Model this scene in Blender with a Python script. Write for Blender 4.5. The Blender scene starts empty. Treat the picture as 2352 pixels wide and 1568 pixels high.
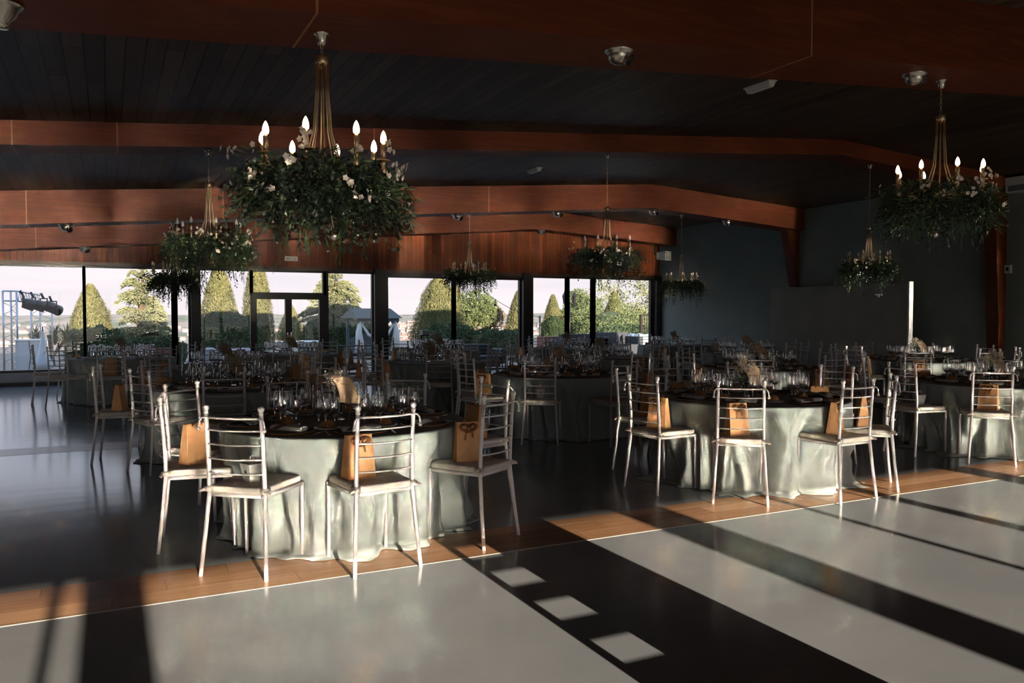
import bpy, math, random
from math import sin, cos, pi, radians as R, sqrt, atan2, hypot
from mathutils import Vector, Matrix, noise

random.seed(7)
SC = bpy.context.scene
COL = SC.collection

# ------------------------------------------------------------------ camera
CAM_H = 1.42
FPX = 1850.0
YAW = R(26.6)
PITCH = math.atan2(64, 1850.0)
cd = bpy.data.cameras.new('camera')
cam = bpy.data.objects.new('camera', cd)
COL.objects.link(cam)
cd.sensor_width = 36.0
cd.lens = FPX / 2352 * 36.0
cd.clip_start = 0.05
cd.clip_end = 20000
cam.location = (0, 0, CAM_H)
cam.rotation_euler = (R(90) - PITCH, 0, -YAW)
SC.camera = cam

# ------------------------------------------------------------------ sky, sun, exposure
SUN_EL = R(10.0)
SUN_STRENGTH = 13.5
w = bpy.data.worlds.new('sky')
SC.world = w
w.use_nodes = True
nt = w.node_tree
nt.nodes.clear()
geo = nt.nodes.new('ShaderNodeTexCoord')
sep = nt.nodes.new('ShaderNodeSeparateXYZ')
nt.links.new(geo.outputs['Generated'], sep.inputs[0])
ramp = nt.nodes.new('ShaderNodeValToRGB')
el = ramp.color_ramp.elements
el[0].position = 0.0; el[0].color = (0.55, 0.50, 0.52, 1)
el[1].position = 1.0; el[1].color = (0.20, 0.40, 0.75, 1)
e = el.new(0.12); e.color = (0.50, 0.49, 0.55, 1)
e = el.new(0.24); e.color = (0.50, 0.72, 1.0, 1)
nt.links.new(sep.outputs['Z'], ramp.inputs[0])
mp = nt.nodes.new('ShaderNodeMapping')
mp.inputs['Scale'].default_value = (1.6, 1.6, 14.0)
nt.links.new(geo.outputs['Generated'], mp.inputs[0])
nz = nt.nodes.new('ShaderNodeTexNoise')
nz.inputs['Scale'].default_value = 2.2
nz.inputs['Detail'].default_value = 6
nt.links.new(mp.outputs[0], nz.inputs['Vector'])
cr = nt.nodes.new('ShaderNodeMapRange')
cr.inputs['From Min'].default_value = 0.42
cr.inputs['From Max'].default_value = 0.68
nt.links.new(nz.outputs['Fac'], cr.inputs['Value'])
mx = nt.nodes.new('ShaderNodeMix'); mx.data_type = 'RGBA'
mx.inputs[7].default_value = (0.60, 0.555, 0.565, 1)
nt.links.new(cr.outputs[0], mx.inputs[0])
nt.links.new(ramp.outputs[0], mx.inputs[6])
bg = nt.nodes.new('ShaderNodeBackground')
bg.inputs['Strength'].default_value = 1.72
nt.links.new(mx.outputs[2], bg.inputs[0])
ow = nt.nodes.new('ShaderNodeOutputWorld')
nt.links.new(bg.outputs[0], ow.inputs[0])

sd = bpy.data.lights.new('sun', 'SUN')
sd.energy = SUN_STRENGTH
sd.color = (1.0, 0.84, 0.66)
sd.angle = R(0.3)
sun = bpy.data.objects.new('sun', sd)
sun.rotation_euler = (R(90) - SUN_EL, 0, 0)
COL.objects.link(sun)

SC.view_settings.view_transform = 'Standard'
SC.view_settings.look = 'None'
SC.view_settings.exposure = 0.15
SC.view_settings.gamma = 1.0
SC.view_settings.use_curve_mapping = False
cy = SC.cycles
cy.use_denoising = True
cy.max_bounces = 18
cy.diffuse_bounces = 4
cy.glossy_bounces = 4
cy.transmission_bounces = 16
cy.transparent_max_bounces = 24
cy.caustics_reflective = True
cy.caustics_refractive = False
cy.sample_clamp_indirect = 0.0
cy.sample_clamp_direct = 0.0
cy.blur_glossy = 0.0
cy.use_adaptive_sampling = True
cy.adaptive_threshold = 0.01

# ------------------------------------------------------------------ materials
MATS = {}


def mat(name, col, rough=0.6, metal=0.0, spec=0.5, var=0.0, vscale=8.0, bump=0.0, bscale=40.0, emit=None, estr=0.0, two=None, trans=0.0):
    if name in MATS:
        return MATS[name]
    m = bpy.data.materials.new(name)
    m.use_nodes = True
    t = m.node_tree
    b = t.nodes['Principled BSDF']
    b.inputs['Base Color'].default_value = (*col, 1)
    b.inputs['Roughness'].default_value = rough
    b.inputs['Metallic'].default_value = metal
    b.inputs['Specular IOR Level'].default_value = spec
    if var or two:
        tc = t.nodes.new('ShaderNodeTexCoord')
        n = t.nodes.new('ShaderNodeTexNoise')
        n.inputs['Scale'].default_value = vscale
        n.inputs['Detail'].default_value = 4
        t.links.new(tc.outputs['Object'], n.inputs['Vector'])
        mr = t.nodes.new('ShaderNodeMapRange')
        mr.inputs['From Min'].default_value = 0.35
        mr.inputs['From Max'].default_value = 0.65
        t.links.new(n.outputs['Fac'], mr.inputs['Value'])
        x = t.nodes.new('ShaderNodeMix'); x.data_type = 'RGBA'
        c2 = two if two else tuple(max(0, c * (1 - var)) for c in col)
        c1 = col if two else tuple(min(1, c * (1 + var)) for c in col)
        x.inputs[6].default_value = (*c1, 1)
        x.inputs[7].default_value = (*c2, 1)
        t.links.new(mr.outputs[0], x.inputs[0])
        t.links.new(x.outputs[2], b.inputs['Base Color'])
    if bump:
        tc = t.nodes.new('ShaderNodeTexCoord')
        n = t.nodes.new('ShaderNodeTexNoise')
        n.inputs['Scale'].default_value = bscale
        n.inputs['Detail'].default_value = 3
        t.links.new(tc.outputs['Object'], n.inputs['Vector'])
        bm_ = t.nodes.new('ShaderNodeBump')
        bm_.inputs['Strength'].default_value = bump
        bm_.inputs['Distance'].default_value = 0.0015
        t.links.new(n.outputs['Fac'], bm_.inputs['Height'])
        t.links.new(bm_.outputs[0], b.inputs['Normal'])
    if emit:
        b.inputs['Emission Color'].default_value = (*emit, 1)
        b.inputs['Emission Strength'].default_value = estr
    MATS[name] = m
    return m


def boards(name, axis, width, c1, c2, rough=0.45, gap=0.06, grain=1.0, spec=0.35, along=1, length=2.2, gapcol=(0.004, 0.003, 0.002)):
    """wood boards: 'axis' is the index across which the boards repeat, 'along' the index they run along"""
    m = bpy.data.materials.new(name); m.use_nodes = True
    t = m.node_tree; N = t.nodes; L = t.links
    b = N['Principled BSDF']
    tc = N.new('ShaderNodeNewGeometry')
    s = N.new('ShaderNodeSeparateXYZ'); L.new(tc.outputs['Position'], s.inputs[0])

    def math_(op, a, bb=None):
        n = N.new('ShaderNodeMath'); n.operation = op
        for i, v in enumerate((a, bb)):
            if v is None: continue
            if isinstance(v, (int, float)): n.inputs[i].default_value = v
            else: L.new(v, n.inputs[i])
        return n.outputs[0]
    u = math_('DIVIDE', s.outputs[axis], width)
    fl = math_('FLOOR', u)
    fr = math_('FRACT', u)
    wn0 = N.new('ShaderNodeTexWhiteNoise'); wn0.noise_dimensions = '1D'; L.new(fl, wn0.inputs['W'])
    v = math_('ADD', math_('DIVIDE', s.outputs[along], length), math_('MULTIPLY', wn0.outputs['Value'], 7.0))
    flv = math_('FLOOR', v); frv = math_('FRACT', v)
    comb = N.new('ShaderNodeCombineXYZ'); L.new(fl, comb.inputs[0]); L.new(flv, comb.inputs[1])
    wn = N.new('ShaderNodeTexWhiteNoise'); wn.noise_dimensions = '2D'; L.new(comb.outputs[0], wn.inputs['Vector'])
    # grain
    mp_ = N.new('ShaderNodeMapping')
    sc = [0, 0, 0]
    for i in range(3): sc[i] = 28.0
    sc[along] = 2.0
    mp_.inputs['Scale'].default_value = sc
    add = N.new('ShaderNodeVectorMath'); add.operation = 'ADD'
    L.new(tc.outputs['Position'], add.inputs[0]); L.new(wn.outputs['Color'], add.inputs[1])
    L.new(add.outputs[0], mp_.inputs[0])
    n = N.new('ShaderNodeTexNoise'); n.inputs['Scale'].default_value = 1.0; n.inputs['Detail'].default_value = 5
    n.inputs['Distortion'].default_value = 0.8
    L.new(mp_.outputs[0], n.inputs['Vector'])
    f = math_('ADD', math_('MULTIPLY', math_('SUBTRACT', n.outputs['Fac'], 0.5), 1.6 * grain), wn.outputs['Value'])
    x = N.new('ShaderNodeMix'); x.data_type = 'RGBA'; x.clamp_factor = True
    x.inputs[6].default_value = (*c1, 1); x.inputs[7].default_value = (*c2, 1)
    L.new(f, x.inputs[0])
    g1 = math_('LESS_THAN', fr, gap)
    g2 = math_('LESS_THAN', frv, gap * width / length)
    g = math_('MAXIMUM', g1, g2)
    y = N.new('ShaderNodeMix'); y.data_type = 'RGBA'
    L.new(g, y.inputs[0]); L.new(x.outputs[2], y.inputs[6]); y.inputs[7].default_value = (*gapcol, 1)
    L.new(y.outputs[2], b.inputs['Base Color'])
    b.inputs['Roughness'].default_value = rough
    b.inputs['Specular IOR Level'].default_value = spec
    h = math_('SUBTRACT', math_('MULTIPLY', n.outputs['Fac'], 0.25), g)
    bp = N.new('ShaderNodeBump'); bp.inputs['Strength'].default_value = 0.35; bp.inputs['Distance'].default_value = 0.006
    L.new(h, bp.inputs['Height']); L.new(bp.outputs[0], b.inputs['Normal'])
    return m


def thin_glass(name, tint=(0.9, 0.92, 0.93), base=0.06, edge=0.85, rough=0.0, power=2.5, milk=0.0):
    m = bpy.data.materials.new(name); m.use_nodes = True
    t = m.node_tree; N = t.nodes; L = t.links
    N.clear()
    o = N.new('ShaderNodeOutputMaterial')
    tr = N.new('ShaderNodeBsdfTransparent'); tr.inputs[0].default_value = (*tint, 1)
    gl = N.new('ShaderNodeBsdfGlossy'); gl.inputs['Roughness'].default_value = rough
    lw = N.new('ShaderNodeLayerWeight'); lw.inputs['Blend'].default_value = 0.5
    pw = N.new('ShaderNodeMath'); pw.operation = 'POWER'; pw.inputs[1].default_value = power
    L.new(lw.outputs['Facing'], pw.inputs[0])
    mr = N.new('ShaderNodeMapRange'); mr.inputs['To Min'].default_value = base; mr.inputs['To Max'].default_value = edge
    L.new(pw.outputs[0], mr.inputs['Value'])
    mx_ = N.new('ShaderNodeMixShader')
    src = gl
    if milk:
        df = N.new('ShaderNodeBsdfDiffuse'); df.inputs[0].default_value = (0.85, 0.88, 0.9, 1)
        src = N.new('ShaderNodeMixShader'); src.inputs[0].default_value = milk
        L.new(gl.outputs[0], src.inputs[1]); L.new(df.outputs[0], src.inputs[2])
    L.new(mr.outputs[0], mx_.inputs[0]); L.new(tr.outputs[0], mx_.inputs[1]); L.new(src.outputs[0], mx_.inputs[2])
    L.new(mx_.outputs[0], o.inputs[0])
    return m


def floor_mat():
    m = bpy.data.materials.new('polished_grey_resin'); m.use_nodes = True
    t = m.node_tree; N = t.nodes; L = t.links
    b = N['Principled BSDF']
    g = N.new('ShaderNodeNewGeometry')
    n = N.new('ShaderNodeTexNoise'); n.inputs['Scale'].default_value = 1.3; n.inputs['Detail'].default_value = 6
    L.new(g.outputs['Position'], n.inputs['Vector'])
    mr = N.new('ShaderNodeMapRange'); mr.inputs['From Min'].default_value = 0.35; mr.inputs['From Max'].default_value = 0.65
    L.new(n.outputs['Fac'], mr.inputs['Value'])
    x = N.new('ShaderNodeMix'); x.data_type = 'RGBA'
    x.inputs[6].default_value = (0.28, 0.30, 0.325, 1); x.inputs[7].default_value = (0.33, 0.35, 0.375, 1)
    L.new(mr.outputs[0], x.inputs[0]); L.new(x.outputs[2], b.inputs['Base Color'])
    mp_ = N.new('ShaderNodeMapping'); mp_.inputs['Scale'].default_value = (0.55, 3.2, 1)
    L.new(g.outputs['Position'], mp_.inputs[0])
    n2 = N.new('ShaderNodeTexNoise'); n2.inputs['Scale'].default_value = 1.0; n2.inputs['Detail'].default_value = 2
    L.new(mp_.outputs[0], n2.inputs['Vector'])
    bp = N.new('ShaderNodeBump'); bp.inputs['Strength'].default_value = 0.24; bp.inputs['Distance'].default_value = 0.004
    L.new(n2.outputs['Fac'], bp.inputs['Height']); L.new(bp.outputs[0], b.inputs['Normal'])
    n3 = N.new('ShaderNodeTexNoise'); n3.inputs['Scale'].default_value = 26; n3.inputs['Detail'].default_value = 2
    L.new(g.outputs['Position'], n3.inputs['Vector'])
    r = N.new('ShaderNodeMapRange'); r.inputs['To Min'].default_value = FLOOR_ROUGH - 0.02; r.inputs['To Max'].default_value = FLOOR_ROUGH + 0.02
    L.new(n3.outputs['Fac'], r.inputs['Value']); L.new(r.outputs[0], b.inputs['Roughness'])
    b.inputs['IOR'].default_value = 1.9
    b.inputs['Specular Tint'].default_value = (0.56, 0.84, 1.0, 1)
    return m


FLOOR_ROUGH = 0.145
M_floor = floor_mat()
M_strip = boards('oak_plank_tiles', 1, 0.165, (0.54, 0.31, 0.165), (0.33, 0.17, 0.085), rough=0.24, gap=0.02, grain=0.9, along=0, length=0.9, gapcol=(0.16, 0.08, 0.04))
M_beam = boards('red_brown_beam', 2, 9.0, (0.20, 0.046, 0.014), (0.105, 0.022, 0.007), rough=0.5, gap=0.0, grain=1.3, along=0, length=90.0, spec=0.2)
M_ceil = boards('dark_ceiling_boards', 0, 0.127, (0.105, 0.062, 0.036), (0.045, 0.025, 0.014), rough=0.5, gap=0.09, grain=1.0, along=1, length=2.5)
M_panel = boards('red_wall_boards', 0, 0.105, (0.24, 0.055, 0.016), (0.10, 0.021, 0.007), rough=0.38, gap=0.06, grain=1.0, along=2, length=5.0, spec=0.15)
M_wall = mat('grey_plaster', (0.27, 0.30, 0.265), rough=0.9, var=0.05, vscale=2)
M_white = mat('white_plaster', (0.80, 0.80, 0.78), rough=0.8)
M_frame = mat('dark_window_metal', (0.020, 0.014, 0.011), rough=0.35)
M_chair = mat('white_chair_enamel', (0.86, 0.82, 0.79), rough=0.38, var=0.04, vscale=60)
M_cush = mat('ecru_cushion_cloth', (0.74, 0.665, 0.59), rough=0.9, bump=0.4, bscale=300, var=0.06, vscale=20)
M_cloth = mat('sage_tablecloth', (0.37, 0.42, 0.40), rough=0.85, bump=0.3, bscale=260, var=0.04, vscale=9)
M_kraft = mat('orange_kraft_paper', (0.82, 0.43, 0.19), rough=0.75, var=0.05, vscale=30)
M_ribbon = mat('brown_satin_ribbon', (0.32, 0.115, 0.04), rough=0.4)
M_box = mat('white_card_box', (0.66, 0.64, 0.60), rough=0.7)
M_ink = mat('black_ink', (0.02, 0.025, 0.03), rough=0.6)
M_brownink = mat('brown_ink', (0.12, 0.05, 0.02), rough=0.6)
M_card = mat('kraft_menu_card', (0.66, 0.46, 0.29), rough=0.8, var=0.04, vscale=40)
M_menu = mat('brown_menu_card', (0.30, 0.19, 0.12), rough=0.8)
M_nap = mat('white_napkin_cloth', (0.70, 0.69, 0.66), rough=0.9, bump=0.3, bscale=200)
M_bread = mat('crusty_bread', (0.40, 0.17, 0.05), rough=0.7, two=(0.55, 0.30, 0.12), vscale=14, bump=0.5, bscale=30)
M_plate = mat('white_porcelain', (0.72, 0.72, 0.70), rough=0.15)
M_charger = mat('woven_brown_charger', (0.07, 0.035, 0.018), rough=0.5, bump=0.8, bscale=120)
M_amber = mat('amber_charger_rim', (0.26, 0.11, 0.03), rough=0.35, bump=0.6, bscale=160)
M_steel = mat('polished_cutlery', (0.75, 0.75, 0.75), rough=0.15, metal=1.0)
M_brass = mat('aged_brass', (0.66, 0.50, 0.30), rough=0.40, metal=1.0)
M_silver = mat('brushed_nickel', (0.62, 0.58, 0.50), rough=0.3, metal=1.0)
M_bulb = mat('lit_bulb', (1, 0.8, 0.6), emit=(1.0, 0.74, 0.54), estr=5.0)
M_bulb_off = mat('frosted_bulb', (0.62, 0.58, 0.52), rough=0.25)
M_leafd = mat('dark_eucalyptus_leaf', (0.022, 0.045, 0.027), rough=0.5, two=(0.038, 0.06, 0.022), vscale=12)
M_leafg = mat('fresh_fern_leaf', (0.055, 0.10, 0.024), rough=0.5, two=(0.036, 0.065, 0.022), vscale=10)
M_leafx = mat('black_green_leaf', (0.012, 0.02, 0.014), rough=0.6)
M_flower = mat('cream_flower', (0.74, 0.64, 0.55), rough=0.7)
M_gyp = mat('gypsophila_bloom', (0.66, 0.56, 0.44), rough=0.8)
M_stem = mat('green_stem', (0.10, 0.13, 0.05), rough=0.6)
M_glass = thin_glass('clear_wine_glass', tint=(0.94, 0.95, 0.96), base=0.07, edge=1.0, power=2.6, milk=0.5)
M_rim = None
M_real = bpy.data.materials.new('lead_glass'); M_real.use_nodes = True
_b = M_real.node_tree.nodes['Principled BSDF']
_b.inputs['Base Color'].default_value = (1, 1, 1, 1); _b.inputs['Roughness'].default_value = 0.0
_b.inputs['Transmission Weight'].default_value = 1.0; _b.inputs['IOR'].default_value = 1.5
M_pane = thin_glass('tinted_window_pane', tint=(0.965, 0.965, 0.97), base=0.02, edge=0.5, power=5)
M_black = mat('black_plastic', (0.012, 0.012, 0.014), rough=0.4)
M_whitep = mat('white_plastic', (0.80, 0.77, 0.71), rough=0.4)


# ------------------------------------------------------------------ mesh helpers
class MB:
    def __init__(s):
        s.v = []; s.f = []; s.m = []; s.mi = 0

    def add(s, vs, fs):
        o = len(s.v)
        s.v += [tuple(a) for a in vs]
        for f in fs:
            s.f.append(tuple(i + o for i in f)); s.m.append(s.mi)
        return o

    def box(s, x0, x1, y0, y1, z0, z1):
        s.add([(x0, y0, z0), (x1, y0, z0), (x1, y1, z0), (x0, y1, z0), (x0, y0, z1), (x1, y0, z1), (x1, y1, z1), (x0, y1, z1)],
              [(0, 3, 2, 1), (4, 5, 6, 7), (0, 1, 5, 4), (1, 2, 6, 5), (2, 3, 7, 6), (3, 0, 4, 7)])

    def hexa(s, bot, top):
        """8 corner solid: bot and top each four points counter-clockwise"""
        s.add(list(bot) + list(top), [(0, 3, 2, 1), (4, 5, 6, 7), (0, 1, 5, 4), (1, 2, 6, 5), (2, 3, 7, 6), (3, 0, 4, 7)])

    def tube(s, pts, rad, n=6, caps=True):
        pts = [Vector(p) for p in pts]
        if not isinstance(rad, (list, tuple)): rad = [rad] * len(pts)
        rings = []
        up = Vector((0, 0, 1))
        prev = None
        for i, p in enumerate(pts):
            d = (pts[min(i + 1, len(pts) - 1)] - pts[max(i - 1, 0)])
            if d.length < 1e-9: d = Vector((0, 0, 1))
            d.normalize()
            if prev is None:
                a = d.cross(up)
                if a.length < 1e-3: a = d.cross(Vector((1, 0, 0)))
                a.normalize()
            else:
                a = prev - d * prev.dot(d)
                if a.length < 1e-6: a = d.cross(up)
                a.normalize()
            prev = a
            b = d.cross(a)
            rings.append([p + (a * cos(2 * pi * k / n) + b * sin(2 * pi * k / n)) * rad[i] for k in range(n)])
        vs = [q for r in rings for q in r]
        fs = []
        for i in range(len(rings) - 1):
            for k in range(n):
                k2 = (k + 1) % n
                fs.append((i * n + k, i * n + k2, (i + 1) * n + k2, (i + 1) * n + k))
        if caps:
            fs.append(tuple(range(n - 1, -1, -1)))
            fs.append(tuple((len(rings) - 1) * n + k for k in range(n)))
        s.add(vs, fs)

    def lathe(s, prof, n=16, c=(0, 0, 0), cap0=False, cap1=False):
        vs = []
        for (r, z) in prof:
            for k in range(n):
                a = 2 * pi * k / n
                vs.append((c[0] + r * cos(a), c[1] + r * sin(a), c[2] + z))
        fs = []
        for i in range(len(prof) - 1):
            for k in range(n):
                k2 = (k + 1) % n
                fs.append((i * n + k, i * n + k2, (i + 1) * n + k2, (i + 1) * n + k))
        if cap0: fs.append(tuple(range(n - 1, -1, -1)))
        if cap1: fs.append(tuple((len(prof) - 1) * n + k for k in range(n)))
        s.add(vs, fs)

    def ball(s, c, r, n=8, m=6, sz=1.0):
        s.lathe([(max(1e-4, r * sin(pi * i / m)), -r * cos(pi * i / m) * sz) for i in range(m + 1)], n, c)

    def leaf(s, p, d, side, l, wd, curl=0.15):
        """a small folded leaf: two quads along direction d"""
        d = d.normalized(); sd_ = side - d * side.dot(d)
        if sd_.length < 1e-4: sd_ = d.orthogonal()
        sd_.normalize()
        nrm = d.cross(sd_)
        a = p
        m_ = p + d * l * 0.5 - nrm * l * curl * 0.3
        t_ = p + d * l
        s.add([a, m_ + sd_ * wd * .5 + nrm * wd * .15, t_, m_ - sd_ * wd * .5 + nrm * wd * .15, m_], [(0, 1, 4), (1, 2, 4), (2, 3, 4), (3, 0, 4)])

    def quad(s, p, d, side, l, wd):
        d = d.normalized(); sd_ = side.normalized()
        s.add([p - sd_ * wd * .3, p + d * l * .5 - sd_ * wd * .5, p + d * l, p + d * l * .5 + sd_ * wd * .5], [(0, 1, 2, 3)])

    def mesh(s, name, mats, smooth=True):
        me = bpy.data.meshes.new(name)
        me.from_pydata(s.v, [], s.f)
        if not isinstance(mats, (list, tuple)): mats = [mats]
        for m_ in mats: me.materials.append(m_)
        me.polygons.foreach_set('material_index', s.m)
        me.polygons.foreach_set('use_smooth', [smooth] * len(s.f))
        me.update()
        return me

    def build(s, name, mats, parent=None, smooth=True, loc=(0, 0, 0), rz=0):
        o = bpy.data.objects.new(name, s.mesh(name, mats, smooth))
        COL.objects.link(o)
        o.location = loc
        if rz: o.rotation_euler = (0, 0, rz)
        if parent: o.parent = parent
        return o


def tag(o, label=None, cat=None, group=None, kind=None):
    if label: o['label'] = label
    if cat: o['category'] = cat
    if group: o['group'] = group
    if kind: o['kind'] = kind
    return o


def empty(name, loc=(0, 0, 0), rz=0, label=None, cat=None, group=None, kind=None):
    o = bpy.data.objects.new(name, None)
    COL.objects.link(o)
    o.empty_display_size = 0.1
    o.location = loc
    o.rotation_euler = (0, 0, rz)
    return tag(o, label, cat, group, kind)


def copy_tree(o, parent=None):
    c = o.copy()
    COL.objects.link(c)
    if parent: c.parent = parent
    for ch in list(o.children):
        copy_tree(ch, c)
    return c


def struct(mb, name, m, parent=None, smooth=False):
    o = mb.build(name, m, parent, smooth=smooth)
    if parent is None: o['kind'] = 'structure'
    return o


def obj(name, me, loc=(0, 0, 0), rz=0, parent=None):
    o = bpy.data.objects.new(name, me)
    COL.objects.link(o)
    o.location = loc
    if rz: o.rotation_euler = (0, 0, rz)
    if parent: o.parent = parent
    return o


# direction helper: where the line of sight through a photo pixel meets the plane Y = const or Z = const
_F = Vector((sin(YAW) * cos(PITCH), cos(YAW) * cos(PITCH), -sin(PITCH)))
_Rt = Vector((cos(YAW), -sin(YAW), 0))
_U = _Rt.cross(_F)


def atY(px, py, Y):
    r = _F + _Rt * ((px - 1176) / FPX) + _U * ((784 - py) / FPX)
    t = Y / r.y
    return r.x * t, CAM_H + r.z * t


# ------------------------------------------------------------------ the room
XR = 13.8      # right wall
XL = -9.5      # left wall
YF = 18.35     # far window wall
YB = -8.6      # window wall behind the camera
RIDGE = 9.7


def ceil_z(x):
    return 3.11 + 0.079 * (x + 1.31) if x < RIDGE else 3.98 - 0.061 * (x - RIDGE)


# floor: two bands of resin and the planks between
mb = MB(); mb.box(XL, XR, -2.6, 4.27, -0.1, 0.0)
mb.box(XL, XR, 4.78, 9.40, -0.1, 0.0); mb.box(XL, XR, 9.88, YF, -0.1, 0.0)
struct(mb, 'floor', M_floor)
M_dfl = mat('low_bounce_floor', (.05, .035, .025), .12)
M_dfl.node_tree.nodes['Principled BSDF'].inputs['IOR'].default_value = 1.9
mb = MB(); mb.box(XL, XR, YB, -2.6, -0.1, 0.0); struct(mb, 'floor_unseen_dark', M_dfl)  # unseen floor kept dark and glossy to cut the bounce onto the beams
mb = MB(); mb.box(XL, XR, 4.275, 4.775, -0.1, 0.001)
struct(mb, 'floor_plank_strip', M_strip)
mb = MB(); mb.box(XL, XR, 9.405, 9.875, -0.1, 0.001)
struct(mb, 'floor_plank_strip', M_strip)
mb = MB(); mb.box(XL, XR, 4.262, 4.274, -0.05, 0.002)
struct(mb, 'trim_1', mat('pale_floor_joint', (0.52, 0.42, 0.33), rough=0.4))

# ceiling: gable of dark boards with a thick roof
mb = MB()
for (xa, xb) in ((XL, RIDGE), (RIDGE, XR + 0.3)):
    za, zb = ceil_z(xa), ceil_z(xb)
    ya, yb = YB - 0.4, YF + 0.45
    mb.hexa([(xa, ya, za), (xb, ya, zb), (xb, yb, zb), (xa, yb, za)], [(xa, ya, za + .14), (xb, ya, zb + .14), (xb, yb, zb + .14), (xa, yb, za + .14)])
struct(mb, 'ceiling', M_ceil)


def beam(y0, y1, depth, joints):
    mb = MB()
    for (xa, xb) in ((XL, RIDGE), (RIDGE, XR)):
        za, zb = ceil_z(xa), ceil_z(xb)
        mb.hexa([(xa, y0, za - depth), (xb, y0, zb - depth), (xb, y1, zb - depth), (xa, y1, za - depth)],
                [(xa, y0, za + .02), (xb, y0, zb + .02), (xb, y1, zb + .02), (xa, y1, za + .02)])
    o = struct(mb, 'ceiling_beam', M_beam)
    mj = MB()
    for xj in joints:
        z = ceil_z(xj)
        mj.box(xj - .006, xj + .006, y0 - .002, y1 + .002, z - depth - .002, z)
    mj.build('beam_joint', mat('beam_joint_filler', (0.30, 0.13, 0.05), rough=0.6), o, smooth=False)
    return o


beam(3.76, 4.30, 0.48, (0.88, 4.0))
beam(8.52, 8.95, 0.22, (-0.75, 0.1, 2.6))
beam(13.1, 13.6, 0.47, (-1.0, 1.6, 6.1))
beam(17.6, 18.05, 0.47, (-1.2, 2.8))
beam(-0.6, 0.0, 0.3, (1.0,))
beam(-5.2, -4.7, 0.3, (1.0,))

# walls
mb = MB()
mb.box(XR, XR + .25, YB, YF + .2, 0, 4.1)
struct(mb, 'wall_right', M_wall)
mb = MB(); mb.box(XL - .25, XL, YB - .2, YF + .2, 0, 3.2)
struct(mb, 'wall_left', M_wall)
# far wall: boards above the windows, low white wall under them on the left
HEAD = 2.455
mb = MB()
for (xa, xb) in ((XL, RIDGE), (RIDGE, XR)):
    mb.hexa([(xa, YF, HEAD), (xb, YF, HEAD), (xb, YF + .25, HEAD), (xa, YF + .25, HEAD)],
            [(xa, YF, ceil_z(xa) + .1), (xb, YF, ceil_z(xb) + .1), (xb, YF + .25, ceil_z(xb) + .1), (xa, YF + .25, ceil_z(xa) + .1)])
struct(mb, 'wall_back', M_panel)
mb = MB(); mb.box(XL, 1.55, YF + .02, YF + .2, 0, 0.26); struct(mb, 'wall_sill', M_white)
mb = MB(); mb.box(XL, 1.55, YF - .03, YF + .02, 0, 0.07); struct(mb, 'baseboard_back', M_frame)
mb = MB(); mb.box(XL, XR, YF - .03, YF + .22, HEAD - .07, HEAD); struct(mb, 'trim_2', mat('window_head_wood', (0.07, 0.028, 0.015), rough=0.4))

# far windows: frame members by X, pane between them
BOT = 0.26


def window(i, xa, xb, z0, z1, wl=.05, wr=.05, pane=True, y=YF + .08):
    mb = MB()
    mb.box(xa - wl / 2, xa + wl / 2, y - .05, y + .05, z0, z1)
    mb.box(xb - wr / 2, xb + wr / 2, y - .05, y + .05, z0, z1)
    mb.box(xa, xb, y - .04, y + .04, z0, z0 + .05)
    mb.box(xa, xb, y - .04, y + .04, z1 - .04, z1)
    o = struct(mb, 'window_%d' % i, M_frame)
    if pane:
        p = MB(); p.box(xa + wl / 2, xb - wr / 2, y - .004, y + .004, z0 + .05, z1 - .04)
        p.build('pane', M_pane, o, smooth=False)
    return o


wx = [-9.3, -6.6, -3.4, -0.43, 1.25, 1.62]
for i, (a, b) in enumerate(zip(wx[:4], wx[1:4])): window(i + 1, a, b, BOT, HEAD - .07)
window(4, -0.43, 1.25, BOT, HEAD - .07, .06, .12)
window(5, 1.25, 1.62, 0.05, HEAD - .07, .12, .2)
window(6, 1.66, 2.82, 0.0, HEAD - .07, .22, .06)
window(7, 2.82, 4.42, 1.84, HEAD - .07, .06, .08)
window(8, 4.46, 5.56, 0.0, HEAD - .07, .1, .06)
window(9, 5.78, 7.62, 0.0, HEAD - .14, .3, .09)
window(10, 7.62, 9.50, 0.0, HEAD - .14, .09, .16)
mb = MB(); mb.box(5.66, 9.60, YF - .02, YF + .18, HEAD - .14, HEAD - .06); struct(mb, 'trim_3', M_frame)
window(11, 9.72, 10.86, 0.0, HEAD - .07, .2, .10)
window(12, 10.86, 11.66, 0.0, HEAD - .07, .10, .12)
window(13, 11.66, 13.6, 0.0, HEAD - .07, .12, .14)
mb = MB()
for (xa, xb) in ((1.56, 1.72), (5.56, 5.80), (9.46, 9.68), (13.62, 13.8)):
    mb = MB(); mb.box(xa, xb, YF - .12, YF + .1, 0, HEAD)
    struct(mb, 'wall_pillar', M_frame)
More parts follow.
